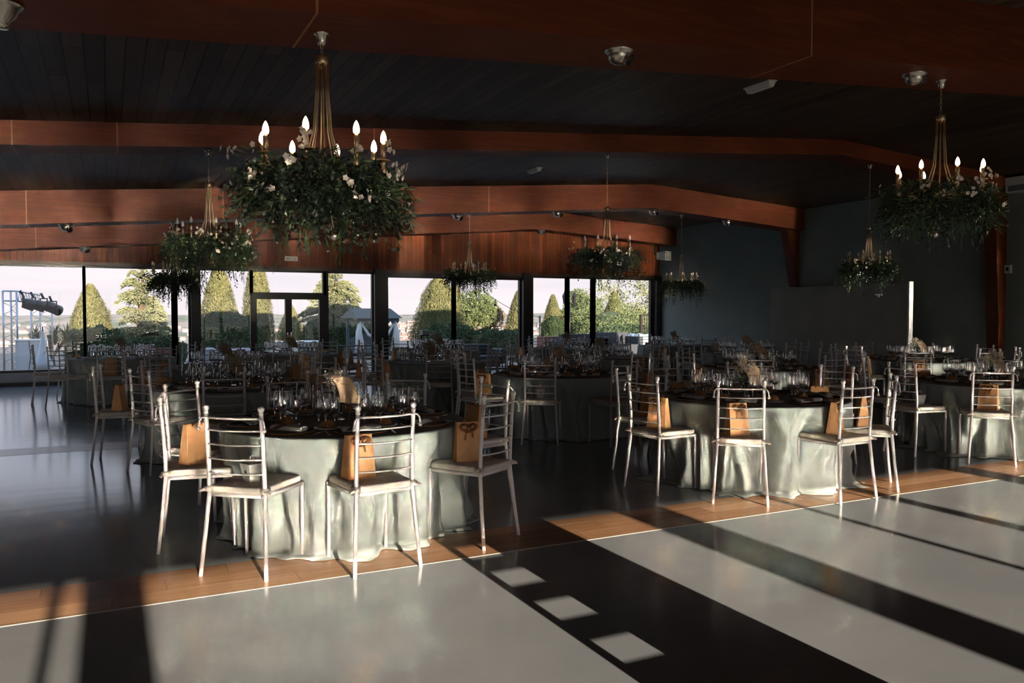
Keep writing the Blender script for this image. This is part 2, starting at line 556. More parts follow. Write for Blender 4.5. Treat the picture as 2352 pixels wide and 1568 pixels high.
# double door under window 7
d = MB()
d.box(2.82, 4.42, YF + .02, YF + .14, 1.74, 1.84); d.box(2.82, 2.92, YF + .02, YF + .14, 0, 1.74)
d.box(4.30, 4.42, YF + .02, YF + .14, 0, 1.74); d.box(3.54, 3.68, YF + .02, YF + .14, 0, 1.74)
d.box(2.92, 4.30, YF + .02, YF + .14, 0, .12)
do = struct(d, 'door_1', M_frame)
p = MB(); p.box(2.92, 3.54, YF + .076, YF + .084, .12, 1.74); p.build('pane', M_pane, do, smooth=False)
p = MB(); p.box(3.68, 4.30, YF + .076, YF + .084, .12, 1.74); p.build('pane', M_pane, do, smooth=False)
h = MB(); h.box(3.56, 3.585, YF - .03, YF + .02, 0.85, 1.0); h.box(3.635, 3.66, YF - .03, YF + .02, 0.85, 1.0)
h.build('door_handle', M_steel, do, smooth=False)

# wall behind the camera: open glazed front where the low sun comes in
HB = 2.392
mb = MB()
mb.hexa([(XL, YB - .25, HB), (XR, YB - .25, HB), (XR, YB, HB), (XL, YB, HB)], [(XL, YB - .25, 4.1), (XR, YB - .25, 4.1), (XR, YB, 4.1), (XL, YB, 4.1)])
mb.box(XL, -6.0, YB - .25, YB, 0, HB)
struct(mb, 'wall_front', M_wall)
piers = [(-.14, .15), (-.285, -.235), (-2.2, -2.1), (-4.1, -3.9), (3.22, 3.62), (4.50, 4.57), (5.31, 5.46), (6.78, 7.1), (8.3, 8.38), (9.4, 9.75), (11.4, 11.5), (13.66, 13.8)]  # first pier added in place of an unseen figure, for its floor shadow
for a, b in piers:
    mb = MB(); mb.box(a, b, YB - .12, YB, 0, HB + .02); struct(mb, 'wall_pillar', M_frame)
# an added block and slatted screen, unseen out of frame, shaped to cast floor shadows
t = empty('shadow_block', (2.385, 0.55, 0), 0, 'added unseen block out of frame at the right, shaped to cast the wide floor shadow', 'table')
mb = MB(); mb.box(-.28, .28, -.35, .28, 0, .86); mb.build('block_body', M_cloth, t, smooth=False)
mb = MB(); mb.box(-.285, .285, -.355, .285, .86, .88); mb.build('table_top', M_white, t, smooth=False)
t = empty('shadow_slats', (1.955, 0.9, 0), 0, 'added unseen slatted screen whose gaps draw bright squares on the floor', 'stand')
mb = MB(); mb.box(-.15, -.10, -.015, .015, 0, .86); mb.build('upright', M_frame, t, smooth=False)
mb = MB(); mb.box(.10, .15, -.015, .015, 0, .86); mb.build('upright', M_frame, t, smooth=False)
for zz in (.337, .428, .518, .608, .698):
    mb = MB(); mb.box(-.10, .10, -.012, .012, zz + .023, zz + .068); mb.build('slat', M_frame, t, smooth=False)
mb = MB(); mb.box(-.10, .10, -.012, .012, .0, .314); mb.build('lower_board', M_frame, t, smooth=False)
mb = MB(); mb.box(-.10, .10, -.012, .012, .766, .86); mb.build('upper_board', M_frame, t, smooth=False)

# ------------------------------------------------------------------ right wall fittings
# tapered frame legs under the beams at the right wall
for (yy, zt) in ((13.35, ceil_z(XR) - .47), (8.7, ceil_z(XR) - .2), (4.05, ceil_z(XR) - .45)):
    mb = MB()
    zb = 2.02 if yy > 13 else 0.0
    wb = .07 if yy > 13 else .10
    mb.hexa([(XR - wb, yy - .10, zb), (XR, yy - .10, zb), (XR, yy + .12, zb), (XR - wb, yy + .12, zb)],
            [(XR - .34, yy - .10, zt), (XR, yy - .10, zt), (XR, yy + .12, zt), (XR - .34, yy + .12, zt)])
    struct(mb, 'wall_post', M_beam)

t = empty('partition_panel', (13.42, 10.2, 0), 0, 'tall grey padded partition panel standing against the right wall', 'partition')
mb = MB()
n = 14
for i in range(n):
    y0, y1 = 3.5 * i / n, 3.5 * (i + 1) / n
    za = 2.0 + .012 * sin(i * 1.7); zb = 2.0 + .012 * sin((i + 1) * 1.7)
    mb.hexa([(0, y0, .03), (.09, y0, .03), (.09, y1, .03), (0, y1, .03)], [(0, y0, za), (.09, y0, za), (.09, y1, zb), (0, y1, zb)])
mb.build('padded_face', mat('grey_panel_cloth', (0.33, 0.33, 0.29), rough=0.9, var=.08, vscale=1.5), t, smooth=False)
mb = MB(); mb.box(-.01, .10, -.03, 0.0, 0, 2.02); mb.build('sunlit_end', M_white, t, smooth=False)  # end of the panel painted white for the sunlight falling on it
mb = MB(); mb.box(0, .09, 0, 3.5, 0, .03); mb.build('foot', M_frame, t, smooth=False)
mb = MB(); mb.box(-.012, -.0, .55, .72, 1.78, 1.80); mb.box(-.012, 0, .62, .65, 1.74, 1.78); mb.build('clip', M_steel, t, smooth=False)

# air conditioner, switch, speaker
t = empty('air_conditioner', (XR, 8.15, 3.45), 0, 'white boxy air conditioner high on the right wall', 'air conditioner')
mb = MB(); mb.hexa([(-.22, -.5, 0), (0, -.5, 0), (0, .35, 0), (-.22, .35, 0)], [(-.25, -.5, .25), (0, -.5, .25), (0, .35, .25), (-.25, .35, .25)]); mb.build('casing', M_whitep, t, smooth=False)
mb = MB()
for k in range(5): mb.box(-.235 - .005, -.22, -.45, .3, .02 + k * .02, .03 + k * .02)
mb.build('air_grille', M_black, t, smooth=False)
t = empty('wall_switch', (XR, 8.55, 2.18), 0, 'small white switch box on the right wall beside a red post', 'switch')
mb = MB(); mb.box(-.05, 0, -.05, .05, -.07, .07); mb.build('housing', M_whitep, t, smooth=False)
mb = MB(); mb.box(-.056, -.05, -.02, .02, -.03, .03); mb.build('rocker', M_black, t, smooth=False)

t = empty('loudspeaker', (13.15, 17.3, 2.95), R(25), 'white wall loudspeaker under the end of the last beam', 'speaker')
mb = MB(); mb.hexa([(-.16, -.14, -.13), (.16, -.14, -.13), (.12, .14, -.10), (-.12, .14, -.10)], [(-.16, -.14, .11), (.16, -.14, .11), (.12, .14, .08), (-.12, .14, .08)]); mb.build('cabinet', M_whitep, t, smooth=False)
mb = MB(); mb.box(-.14, .14, -.15, -.14, -.11, .09); mb.build('grille', mat('grey_grille', (.3, .29, .27), .6), t, smooth=False)
mb = MB(); mb.tube([(0, .12, 0), (.05, .3, .05), (.1, .32, .35)], .015); mb.build('bracket', M_black, t)

# exit sign over the door, emergency lights on the ceiling
ex, ez = atY(668, 594, YF)
t = empty('exit_sign', (ex, YF, ez), 0, 'small white sign box on the red boards above the glass double doors', 'sign')
mb = MB(); mb.box(-.14, .14, -.05, 0, -.05, .05); mb.build('housing', M_whitep, t, smooth=False)
mb = MB(); mb.box(-.125, .125, -.053, -.05, -.035, .035); mb.build('face_plate', mat('pale_face', (.55, .52, .44), .5), t, smooth=False)
mb = MB(); mb.mi = 0
mb.add([(-.10, -.054, 0), (-.075, -.054, .02), (-.075, -.054, -.02)], [(0, 1, 2)])
mb.box(-.075, -.055, -.0545, -.0535, -.007, .007); mb.box(.07, .085, -.0545, -.0535, -.012, .012)
mb.build('arrow_marking', mat('green_print', (.10, .16, .08), .5), t, smooth=False)

for (x, y, lab) in ((5.75, 6.05, 'pale emergency light box on the ceiling behind the nearest beam'), (6.0, 11.2, 'pale emergency light box on the ceiling between the second and third beams')):
    z = ceil_z(x)
    t = empty('emergency_light', (x, y, z), 0, lab, 'light', 'emergency lights on the ceiling')
    t.rotation_euler = (0, -math.atan(.079), 0)
    mb = MB(); mb.hexa([(-.028, -.15, -.06), (.028, -.15, -.06), (.028, .15, -.06), (-.028, .15, -.06)], [(-.05, -.17, 0), (.05, -.17, 0), (.05, .17, 0), (-.05, .17, 0)]); mb.build('diffuser', M_whitep, t, smooth=False)
    mb = MB(); mb.box(-.055, .055, -.175, .175, -.012, 0); mb.build('base_plate', M_whitep, t, smooth=False)

# nickel eyeball spotlights on the beams
spot_root = None


def spot_proto():
    r = empty('eyeball_spotlight')
    mb = MB(); mb.lathe([(.001, 0), (.085, 0), (.088, -.006), (.075, -.014), (.072, -.02), (.066, -.028)], 20); mb.build('mounting_ring', M_silver, r)
    mb = MB(); mb.lathe([(.066, -.026), (.064, -.045), (.052, -.065), (.03, -.078), (.001, -.082)], 20); mb.build('eyeball', M_silver, r)
    mb = MB(); c = Vector((.028, -.045, -.055)); d_ = Vector((.35, -.75, -.55)).normalized()
    mb.tube([c - d_ * .02, c + d_ * .022], .034, 16, caps=False); o = mb.build('lamp_rim', M_silver, r)
    mb = MB(); mb.tube([c - d_ * .02, c + d_ * .012], .031, 16); mb.build('lens', M_black, r)
    return r


spots = [(1420, 3.95, -.48, 'round nickel eyeball spotlight on the nearest beam, left of its bend joint', None),
         (2095, 3.95, -.48, 'round nickel eyeball spotlight beside the right lit chandelier', None),
         (152, 13.3, -.47, 'tiny round spotlight under the third beam, leftmost', None),
         (690, 13.3, -.47, 'tiny round spotlight under the third beam behind the nearest chandelier', None),
         (1050, 13.3, -.47, 'tiny round spotlight left of the chandelier chain on the third beam', None),
         (1280, 13.3, -.47, 'tiny round spotlight midway along the third beam', None),
         (1500, 13.3, -.47, 'tiny round spotlight at the ridge of the third beam', None),
         (1670, 13.3, -.47, 'tiny round spotlight near the right end of the third beam', None),
         (193, 17.8, -.47, 'tiny round spotlight on the last beam at far left', None),
         (1243, 17.8, -.47, 'tiny round spotlight at the ridge of the last beam', None)]
pr = spot_proto()
for i, (px, y, dz, lab, _) in enumerate(spots):
    x = atY(px, 500, y)[0]
    o = pr if i == 0 else copy_tree(pr)
    o.location = (x, y, ceil_z(x) + dz)
    if y > 5: o.scale = (1.25,) * 3
    tag(o, lab, 'spotlight', 'eyeball spotlights on the beams')
# the dome canopy cut by the left edge of the photo
x, _ = atY(2, 25, 3.98)
t = empty('ceiling_dome', (x, 3.98, ceil_z(x) - .48), 0, 'nickel dome fitting cut off at the top left corner of the photo', 'ceiling fitting')
mb = MB(); mb.lathe([(.001, 0), (.085, 0), (.086, -.008), (.066, -.02), (.055, -.05), (.03, -.075), (.028, -.09), (.001, -.092)], 20); mb.build('dome', M_silver, t)
mb = MB(); mb.lathe([(.03, -.088), (.026, -.1), (.001, -.1)], 12); mb.build('nub', M_silver, t)

# ------------------------------------------------------------------ chandeliers and their garlands
def me_from(fn, name, m):
    b = MB(); fn(b)
    return b.mesh(name, m)


def _cup(b):
    b.lathe([(.001, .57), (.03, .57), (.034, .56), (.034, .535), (.030, .525), (.001, .525)], 16)
    b.ball((0, 0, .515), .01)


def _rod(b):
    p = [(.028, 0, .53), (.032, 0, .38), (.045, 0, .20), (.075, 0, .09), (.13, 0, .0)]
    b.tube(p, .0045, 6)


def _arm(b):
    b.tube([(.0, 0, -.02), (.12, 0, -.03), (.22, 0, -.035), (.285, 0, -.01), (.305, 0, .04)], .006, 6)


def _pan(b):
    b.lathe([(.001, .04), (.02, .042), (.036, .052), (.038, .056), (.02, .05), (.001, .05)], 14, (.305, 0, 0))
    b.lathe([(.012, -.01), (.016, .0), (.010, .02), (.014, .045)], 8, (.305, 0, 0))


def _sleeve(b):
    b.lathe([(.001, .05), (.013, .05), (.013, .130), (.0085, .132), (.010, .141), (.001, .1412)], 10, (.305, 0, 0))


def _bulb(b):
    b.lathe([(.012, .141), (.0145, .144), (.0155, .150), (.0160, .158), (.0145, .172), (.0095, .188), (.004, .198), (.0005, .202)], 12, (.305, 0, 0))


ME_cup = me_from(_cup, 'cup', M_brass); ME_rod = me_from(_rod, 'rod', M_brass); ME_arm = me_from(_arm, 'arm', M_brass)
ME_pan = me_from(_pan, 'drip_pan', M_brass); ME_slv = me_from(_sleeve, 'candle_sleeve', M_brass)
ME_bulb_on = me_from(_bulb, 'bulb', M_bulb); ME_bulb_off = me_from(_bulb, 'bulb', M_bulb_off)
ME_can = me_from(lambda b: b.lathe([(.001, 0), (.040, 0), (.041, -.006), (.026, -.014), (.024, -.045), (.016, -.06), (.001, -.064)], 18), 'canopy', M_silver)


def chandelier(x, y, zr, ztop, lit, label, rz):
    t = empty('chandelier', (x, y, zr), rz, label, 'chandelier', 'candle chandeliers hanging from the beams')
    D = ztop - zr
    zr = t.location.z
    obj('canopy', ME_can, (0, 0, D), parent=t)
    c = MB(); z = .575; k = 0
    top = D - .062
    L_ = .034
    while z < top:
        a = 0 if k % 2 else pi / 2
        pts = []
        for j in range(9):
            q = 2 * pi * j / 8
            r_ = .008 * cos(q)
            pts.append((r_ * cos(a), r_ * sin(a), min(top + .01, z + L_ / 2 + L_ / 2 * 1.15 * sin(q))))
        c.tube(pts, .0018, 4, caps=False)
        z += L_ * .86; k += 1
    c.build('chain', M_brass, t)
    obj('cup', ME_cup, parent=t)
    for k in range(8):
        a = 2 * pi * k / 8
        obj('rod', ME_rod, rz=a + .39, parent=t)
        ar = obj('arm', ME_arm, rz=a, parent=t)
        obj('drip_pan', ME_pan, parent=ar)
        obj('candle_sleeve', ME_slv, parent=ar)
        obj('bulb', ME_bulb_on if lit else ME_bulb_off, parent=ar)
    return t


def garland_meshes(seed, nleaf, flowers, fern, dark=0.0):
    rnd = random.Random(seed)
    b = MB(); fl = MB(); hg = MB()

    def U(): return Vector((rnd.uniform(-1, 1), rnd.uniform(-1, 1), rnd.uniform(-1, 1)))

    lump = [(rnd.uniform(0, 6.28), rnd.randint(2, 5), rnd.uniform(.02, .05)) for _ in range(4)]

    def Rr(a):
        return .345 + sum(m_ * sin(k_ * a + p_) for p_, k_, m_ in lump)
    # branches droop outwards from the ring, leaves along them
    nb = nleaf // 14
    for i in range(nb):
        a = rnd.uniform(0, 2 * pi); R0 = Rr(a)
        ca, sa = cos(a), sin(a)
        p = Vector(((R0 - rnd.uniform(.02, .20)) * ca, (R0 - rnd.uniform(.02, .20)) * sa, rnd.uniform(-.17, .0)))
        d = Vector((ca * rnd.uniform(.3, 1.2) - sa * rnd.uniform(-.8, .8), sa * rnd.uniform(.3, 1.2) + ca * rnd.uniform(-.8, .8), rnd.uniform(-.5, .55))).normalized()
        ln = rnd.uniform(.10, .24)
        isf = rnd.random() < fern
        b.mi = 1 if isf else (2 if rnd.random() < dark else 0)
        n_ = 14
        for j in range(n_):
            q = p + d * ln * (j / n_) + Vector((0, 0, -1)) * (.16 * (j / n_) ** 2)
            dd = (d * (1 if isf else .4) + U() * .7 + Vector((0, 0, -.25))).normalized()
            if isf: b.leaf(q, dd, U(), rnd.uniform(.04, .075), rnd.uniform(.006, .010))
            else: b.leaf(q, dd, U(), rnd.uniform(.022, .040), rnd.uniform(.016, .030))
    # trailing strands
    for i in range(46):
        a = rnd.uniform(0, 2 * pi); rr = Rr(a) * rnd.uniform(.35, 1.0)
        p = Vector((rr * cos(a), rr * sin(a), -.12))
        ln = rnd.uniform(.12, .34) * (1.25 if rnd.random() < .2 else 1)
        k_ = rnd.random()
        hg.mi = 1 if k_ < fern else (2 if k_ > 1 - dark - .12 else 0)
        m_ = int(ln / .012)
        sway = U() * .03
        for j in range(m_):
            f_ = j / m_
            q = p + Vector((sway.x * f_, sway.y * f_, -ln * f_))
            if hg.mi == 1:
                hg.leaf(q, Vector((U().x * .35, U().y * .35, -1)), U(), rnd.uniform(.05, .09), .007)
            else:
                hg.leaf(q, Vector((U().x, U().y, -.6)), U(), rnd.uniform(.018, .032), rnd.uniform(.014, .022))
    # flowers
    for i in range(flowers):
        a = rnd.uniform(0, 2 * pi); R0 = Rr(a) + rnd.uniform(.0, .08)
        c = Vector((R0 * cos(a), R0 * sin(a), rnd.uniform(-.22, .05)))
        for j in range(rnd.randint(2, 6)):
            cc = c + U() * .028
            nrm = (Vector((cos(a), sin(a), 0)) + U() * .6).normalized()
            s1 = nrm.orthogonal().normalized(); s2 = nrm.cross(s1)
            for k in range(5):
                dd = s1 * cos(2 * pi * k / 5) + s2 * sin(2 * pi * k / 5) + nrm * .35
                fl.leaf(cc, dd, nrm.cross(dd), .018, .017, .3)
    for i in range(flowers):
        a = rnd.uniform(0, 2 * pi); R0 = Rr(a) + rnd.uniform(-.1, .06)
        fl.ball((R0 * cos(a), R0 * sin(a), rnd.uniform(-.42, .02)), .006, 5, 4)
    ml = [M_leafd, M_leafg, M_leafx]
    return b.mesh('foliage', ml, False), hg.mesh('trailing_sprays', ml, False), fl.mesh('blossoms', M_flower, False)


GA = garland_meshes(11, 7200, 34, .25, .2)
GB = garland_meshes(23, 6000, 40, .55, .1)
GC = garland_meshes(37, 5200, 14, .25, .6)
GD = garland_meshes(51, 5200, 22, .50, .25)
chs = [
    (.97, 4.05, 2.20, True, GA, 'nearest chandelier with eight lit candle bulbs, hanging from the first beam', 'big dark green garland with white blossoms around the nearest lit chandelier', .3),
    (5.66, 4.05, 2.42, True, GD, 'lit candle chandelier hanging at the right of the photo from the first beam', 'dark leafy garland around the lit chandelier at the right', 1.0),
    (.93, 8.72, 2.24, False, GB, 'unlit candle chandelier on the second beam, left of the nearest one', 'bright fern and blossom garland around the left chandelier of the second beam', 0.1),
    (5.73, 8.72, 2.28, False, GC, 'unlit candle chandelier on a long chain in front of the speaker corner', 'dark round garland on the middle chandelier of the second beam', .6),
    (10.55, 8.72, 2.26, False, GD, 'unlit candle chandelier before the grey right wall above the partition panel', 'dark garland on the chandelier before the grey right wall', 2.0),
    (.90, 13.35, 2.08, False, GC, 'low unlit chandelier far left, just above the window tops', 'black-looking leafy garland of the low far left chandelier against the sky', 2.6),
    (5.83, 13.35, 2.22, False, GB, 'unlit chandelier on the third beam before the middle windows', 'cream blossomed garland on the chandelier before the middle windows', 1.7),
    (10.6, 13.35, 2.14, False, GC, 'faint unlit chandelier near the far corner of the right wall', 'dark garland of the chandelier near the far corner', 4.1)]
for (x, y, zr, lit, G, lab, glab, rz) in chs:
    zr -= .07
    dep = .48 if y < 5 or y > 12 else .22
    chandelier(x, y, zr, ceil_z(x) - dep + .002, lit, lab, rz)
    g = empty('floral_garland', (x, y, zr + .04), rz * 2.3, glab, 'garland', 'leaf garlands around the chandeliers')
    obj('foliage', G[0], parent=g); obj('trailing_sprays', G[1], parent=g); obj('blossoms', G[2], parent=g)
    if y < 5:
        c = MB(); c.ball((.02, -.05, -.36), .028, 12, 8); c.tube([(.02, -.05, -.33), (0, 0, -.03)], .002, 4)
        c.build('glass_bauble', M_silver, g)


# ------------------------------------------------------------------ chairs
def post_pts(sx):
    return [(sx * .197, -.225, 0), (sx * .182, -.20, .22), (sx * .167, -.178, .45), (sx * .166, -.182, .60), (sx * .165, -.195, .78), (sx * .165, -.205, .885)]


def rung_pts(z, bow=.035):
    t_ = (z - .45) / .45
    y0 = -.178 - .027 * t_
    return [(-.165 + .33 * i / 8, y0 - bow * sin(pi * i / 8), z) for i in range(9)]


RZ = (.862, .795, .718, .640, .562)


def _cushion(b):
    # trapezoid pad with soft edges
    n = 28
    prof = [(0.0, .0), (.97, 0), (.995, .004), (1.0, .012), (1.0, .026), (.992, .033), (.965, .037), (.6, .040), (0.0, .041)]
    vs = []
    fs = []
    for (s_, z) in prof:
        for k in range(n):
            a = 2 * pi * (k + .5) / n
            cx, cy_ = cos(a), sin(a)
            e_ = .13
            px = math.copysign(abs(cx) ** e_, cx); py = math.copysign(abs(cy_) ** e_, cy_)
            wx = (.168 + .022 * (py * .5 + .5)) * px * s_
            wy = .195 * py * s_
            vs.append((wx, wy, .452 + z + .0015 * sin(5 * a) * s_))
    for i in range(len(prof) - 1):
        for k in range(n):
            k2 = (k + 1) % n
            fs.append((i * n + k, i * n + k2, (i + 1) * n + k2, (i + 1) * n + k))
    b.add(vs, fs)


def _ties(b, sx):
    if 1:
        b.hexa([(sx * .150, -.200, .458), (sx * .190, -.206, .458), (sx * .190, -.150, .458), (sx * .150, -.150, .458)], [(sx * .150, -.200, .486), (sx * .188, -.204, .482), (sx * .186, -.150, .486), (sx * .150, -.150, .489)])
        b.tube([(sx * .178, -.197, .472), (sx * .205, -.205, .462), (sx * .215, -.200, .458)], [.010, .009, .006], 5)


def _seatframe(b):
    z0, z1 = .430, .452
    c = [(-.168, -.185), (.168, -.185), (.192, .20), (-.192, .20)]
    for i in range(4):
        a = Vector(c[i]); d_ = Vector(c[(i + 1) % 4])
        t_ = (d_ - a).normalized(); n_ = Vector((-t_.y, t_.x)) * .018
        a2 = a - t_ * .004; d2 = d_ + t_ * .004
        b.hexa([(a2.x, a2.y, z0), (d2.x, d2.y, z0), (d2.x + n_.x, d2.y + n_.y, z0), (a2.x + n_.x, a2.y + n_.y, z0)],
               [(a2.x, a2.y, z1), (d2.x, d2.y, z1), (d2.x + n_.x, d2.y + n_.y, z1), (a2.x + n_.x, a2.y + n_.y, z1)])


def _finial(b):
    b.lathe([(.0115, 0), (.015, .004), (.012, .010), (.0115, .016), (.017, .026), (.0185, .033), (.016, .042), (.008, .048), (.0005, .050)], 10, (0, 0, 0))


def _scroll(b, sx):
    b.tube([(sx * .150, -.212, .862), (sx * .178, -.222, .862), (sx * .192, -.226, .846), (sx * .197, -.226, .812)], [.005, .0055, .0055, .005], 6)
    b.ball((sx * .197, -.226, .802), .0105, 8, 6)


ME = {}
ME['seat_frame'] = me_from(_seatframe, 'seat_frame', M_chair)
ME['cushion'] = me_from(_cushion, 'cushion', M_cush)
for sx in (-1, 1): ME['tie', sx] = me_from(lambda b: _ties(b, sx), 'cushion_tie', M_cush)
ME['finial'] = me_from(_finial, 'finial', M_chair)
for sx in (-1, 1):
    ME['post', sx] = me_from(lambda b: b.tube(post_pts(sx), [.011, .0115, .0125, .0125, .012, .0115], 10), 'back_post', M_chair)
    ME['leg', sx] = me_from(lambda b: b.tube([(sx * .180, .205, 0), (sx * .183, .195, .435)], [.0105, .0125], 10), 'front_leg', M_chair)
    ME['scroll', sx] = me_from(lambda b: _scroll(b, sx), 'scroll', M_chair)
for i, z in enumerate(RZ):
    ME['rung', i] = me_from(lambda b: b.tube(rung_pts(z), .0068 if i == 0 else .0052, 6), 'rung', M_chair)


def chair_proto():
    r = empty('banquet_chair')
    obj('seat_frame', ME['seat_frame'], parent=r)
    c = obj('cushion', ME['cushion'], parent=r)
    for sx in (-1, 1): obj('cushion_tie', ME['tie', sx], parent=c)
    for sx in (-1, 1):
        p = obj('back_post', ME['post', sx], parent=r)
        obj('finial', ME['finial'], (sx * .165, -.205, .880), parent=p)
        obj('front_leg', ME['leg', sx], parent=r)
        obj('scroll', ME['scroll', sx], parent=p)
    for i in range(5):
        obj('rung', ME['rung', i], parent=r)
    return r


def far_chair_mesh():
    b = MB()
    for sx in (-1, 1):
        b.tube(post_pts(sx), .0125, 5)
        b.lathe([(.012, 0), (.012, .016), (.018, .030), (.014, .044), (.0005, .050)], 6, (sx * .165, -.205, .880))
        b.tube([(sx * .180, .205, 0), (sx * .183, .195, .435)], .011, 5)
        b.tube([(sx * .165, -.212, .862), (sx * .190, -.226, .846), (sx * .197, -.226, .806)], .006, 4)
    for z in RZ: b.tube(rung_pts(z)[::2], .006, 4)
    _seatframe(b)
    b.mi = 1
    _cushion(b)
    return b.mesh('banquet_chair', [M_chair, M_cush])


# ------------------------------------------------------------------ tablecloths
def cloth_mesh(seed, rt=.81, zt=.70, pool=True, dents=(), rot=0.0):
    rnd = random.Random(seed)
    NA = 288
    b = MB()
    waves = [(k, rnd.uniform(0, 6.28), rnd.uniform(.5, 1) * (1.0 if k < 12 else .5), rnd.uniform(-1.4, 1.4)) for k in (3, 5, 8, 11, 14, 19)]
    big = [(2 * pi * (i_ + rnd.uniform(0, .8)) / 20, rnd.uniform(.12, .22), rnd.uniform(.3, 1.3) * rnd.choice((-1, 1)), rnd.uniform(.7, 1.4)) for i_ in range(20)]
    rings = []
    zs = [(r_ / 8 * (rt - .012), zt, 0.0) for r_ in range(0, 9)]
    zs += [(rt - .006, zt - .001, 0), (rt - .0015, zt - .005, 0), (rt, zt - .012, 0.0)]
    NS = 26
    for i in range(1, NS + 1):
        t_ = i / NS
        zs.append((rt + .012 * t_, zt - .012 - (zt - .034) * t_, t_))
    vs = []
    for (rr, z, t_) in zs:
        for k in range(NA):
            a = 2 * pi * k / NA
            r_ = rr
            zz = z
            if t_ > 0:
                amp = .060 * t_ ** .6
                f_ = 0
                for (m_, p_, w_, tw) in waves:
                    f_ += w_ * sin(m_ * a + p_ + tw * t_ * 2.2 * (1 if m_ < 13 else 2))
                f_ /= 3.0
                for (a0, wd_, tw, h_) in big:
                    da = (a - a0 - tw * .30 * t_ + pi) % (2 * pi) - pi
                    q_ = da / (wd_ * (.22 + .30 * t_))
                    f_ += h_ * (1.3 * math.exp(-q_ * q_) - 1.0 * math.exp(-(q_ - 2.2) ** 2))
                f_ = max(-2.2, min(1.1, f_))
                r_ += amp * (f_ - .75)
                n3 = noise.noise(Vector((cos(a) * 3.2, sin(a) * 3.2, t_ * 5 + seed)))
                n4 = noise.noise(Vector((cos(a) * 9 + 3, sin(a) * 9, t_ * 8 + seed * 2)))
                r_ += .028 * t_ * n3 + .020 * t_ * n4
                if t_ > .8: r_ += .05 * ((t_ - .8) / .2) ** 2 * (.25 + .75 * max(0, noise.noise(Vector((cos(a) * 2.3, sin(a) * 2.3, seed * 3.1))) * 2))
            for (dr, da_) in dents:      # a chair leg standing against the cloth pushes it in
                d2 = (a + rot - da_ + pi) % (2 * pi) - pi
                if abs(d2) < .45 and t_ > 0:
                    lim = dr - .016 + max(0, abs(d2) - .02) ** 1.3 * 1.6
                    lim = lim + (1 - min(1, t_ / .3)) * .2
                    if r_ > lim: r_ = lim * .8 + r_ * .2 if r_ - lim > .05 else lim
            vs.append((r_ * cos(a), r_ * sin(a), zz))
    nr = len(zs)
    # cloth lying on the floor
    if pool:
        for j in range(1, 5):
            for k in range(NA):
                a = 2 * pi * k / NA
                x, y, _ = vs[(nr - 1) * NA + k]
                s_ = max(0, .35 + noise.noise(Vector((cos(a) * 2.0, sin(a) * 2.0, seed + 9.3))) * 1.5)
                n5 = noise.noise(Vector((cos(a) * 9, sin(a) * 9, seed + j * .35)))
                r0 = hypot(x, y); r_ = r0 + .034 * j * s_ + .012 * j * n5
                vs.append((r_ * cos(a), r_ * sin(a), max(.004, .020 - .004 * j + .016 * abs(n5) * (1 - j / 5))))
        nr += 4
    fs = []
    for i in range(nr - 1):
        for k in range(NA):
            k2 = (k + 1) % NA
            fs.append((i * NA + k, (i + 1) * NA + k, (i + 1) * NA + k2, i * NA + k2))
    b.add(vs, fs)
    return b.mesh('tablecloth', M_cloth)


CLOTHS = [cloth_mesh(s) for s in (1, 5, 9, 14)]
ME_top = me_from(lambda b: b.lathe([(.001, .66), (.77, .66), (.775, .67), (.775, .69), (.77, .696), (.001, .696)], 48), 'tabletop', mat('plywood', (.35, .22, .12), .6))


# ------------------------------------------------------------------ things on chairs and tables
def bag_proto():
    r = empty('gift_bag')
    b = MB()
    W, D, Hh = .086, .05, .245
    b.hexa([(-W, -D, 0), (W, -D, 0), (W, D, 0), (-W, D, 0)], [(-W * .88, -.016, Hh), (W * .88, -.016, Hh), (W * .88, .016, Hh), (-W * .88, .016, Hh)])
    b.f.pop(1); b.m.pop(1)
    # side gussets folded in
    b.build('paper_body', M_kraft, r, smooth=False)
    for sx in (-1, 1):
        g = MB()
        g.add([(sx * W * 1.001, -D, .002), (sx * W * 1.001, D, .002), (sx * W * .74, 0, Hh * .99), (sx * W * .885, -.0165, Hh), (sx * W * .885, .0165, Hh)], [(0, 2, 3), (1, 4, 2), (0, 1, 2)])
        g.build('side_gusset', M_kraft, r, smooth=False)
    rb = MB()
    for sy in (-1, 1):
        pts = [(-.035, sy * .016, Hh - .01)]
        for i in range(1, 8):
            q = i / 8
            pts.append((-.035 + .07 * q, sy * (.020 + .030 * sin(pi * q)), Hh + .03 * sin(pi * q) - .004 - .055 * (1 if sy < 0 else .2) * sin(pi * q)))
        pts.append((.035, sy * .016, Hh - .01))
        rb.tube(pts, .0032, 5)
    for (sx, ln) in ((-1, .070), (1, .062)):
        pts = [(0, -.024, Hh - .02)]
        for i in range(1, 9):
            q = i / 8 * pi * 1.1
            pts.append((sx * ln * sin(q) * .8, -.026 - .012 * sin(q), Hh - .02 - .03 * (1 - cos(q)) * .7 + .012 * sin(q)))
        rb.tube(pts, [.003] + [.008] * 7 + [.003], 4)
    rb.tube([(0, -.026, Hh - .02), (-.018, -.034, Hh - .07), (-.03, -.046, Hh - .11)], .0045, 4)
    rb.tube([(0, -.026, Hh - .02), (.02, -.034, Hh - .06), (.022, -.044, Hh - .095)], .0045, 4)
    rb.build('ribbon', M_ribbon, r)
    return r


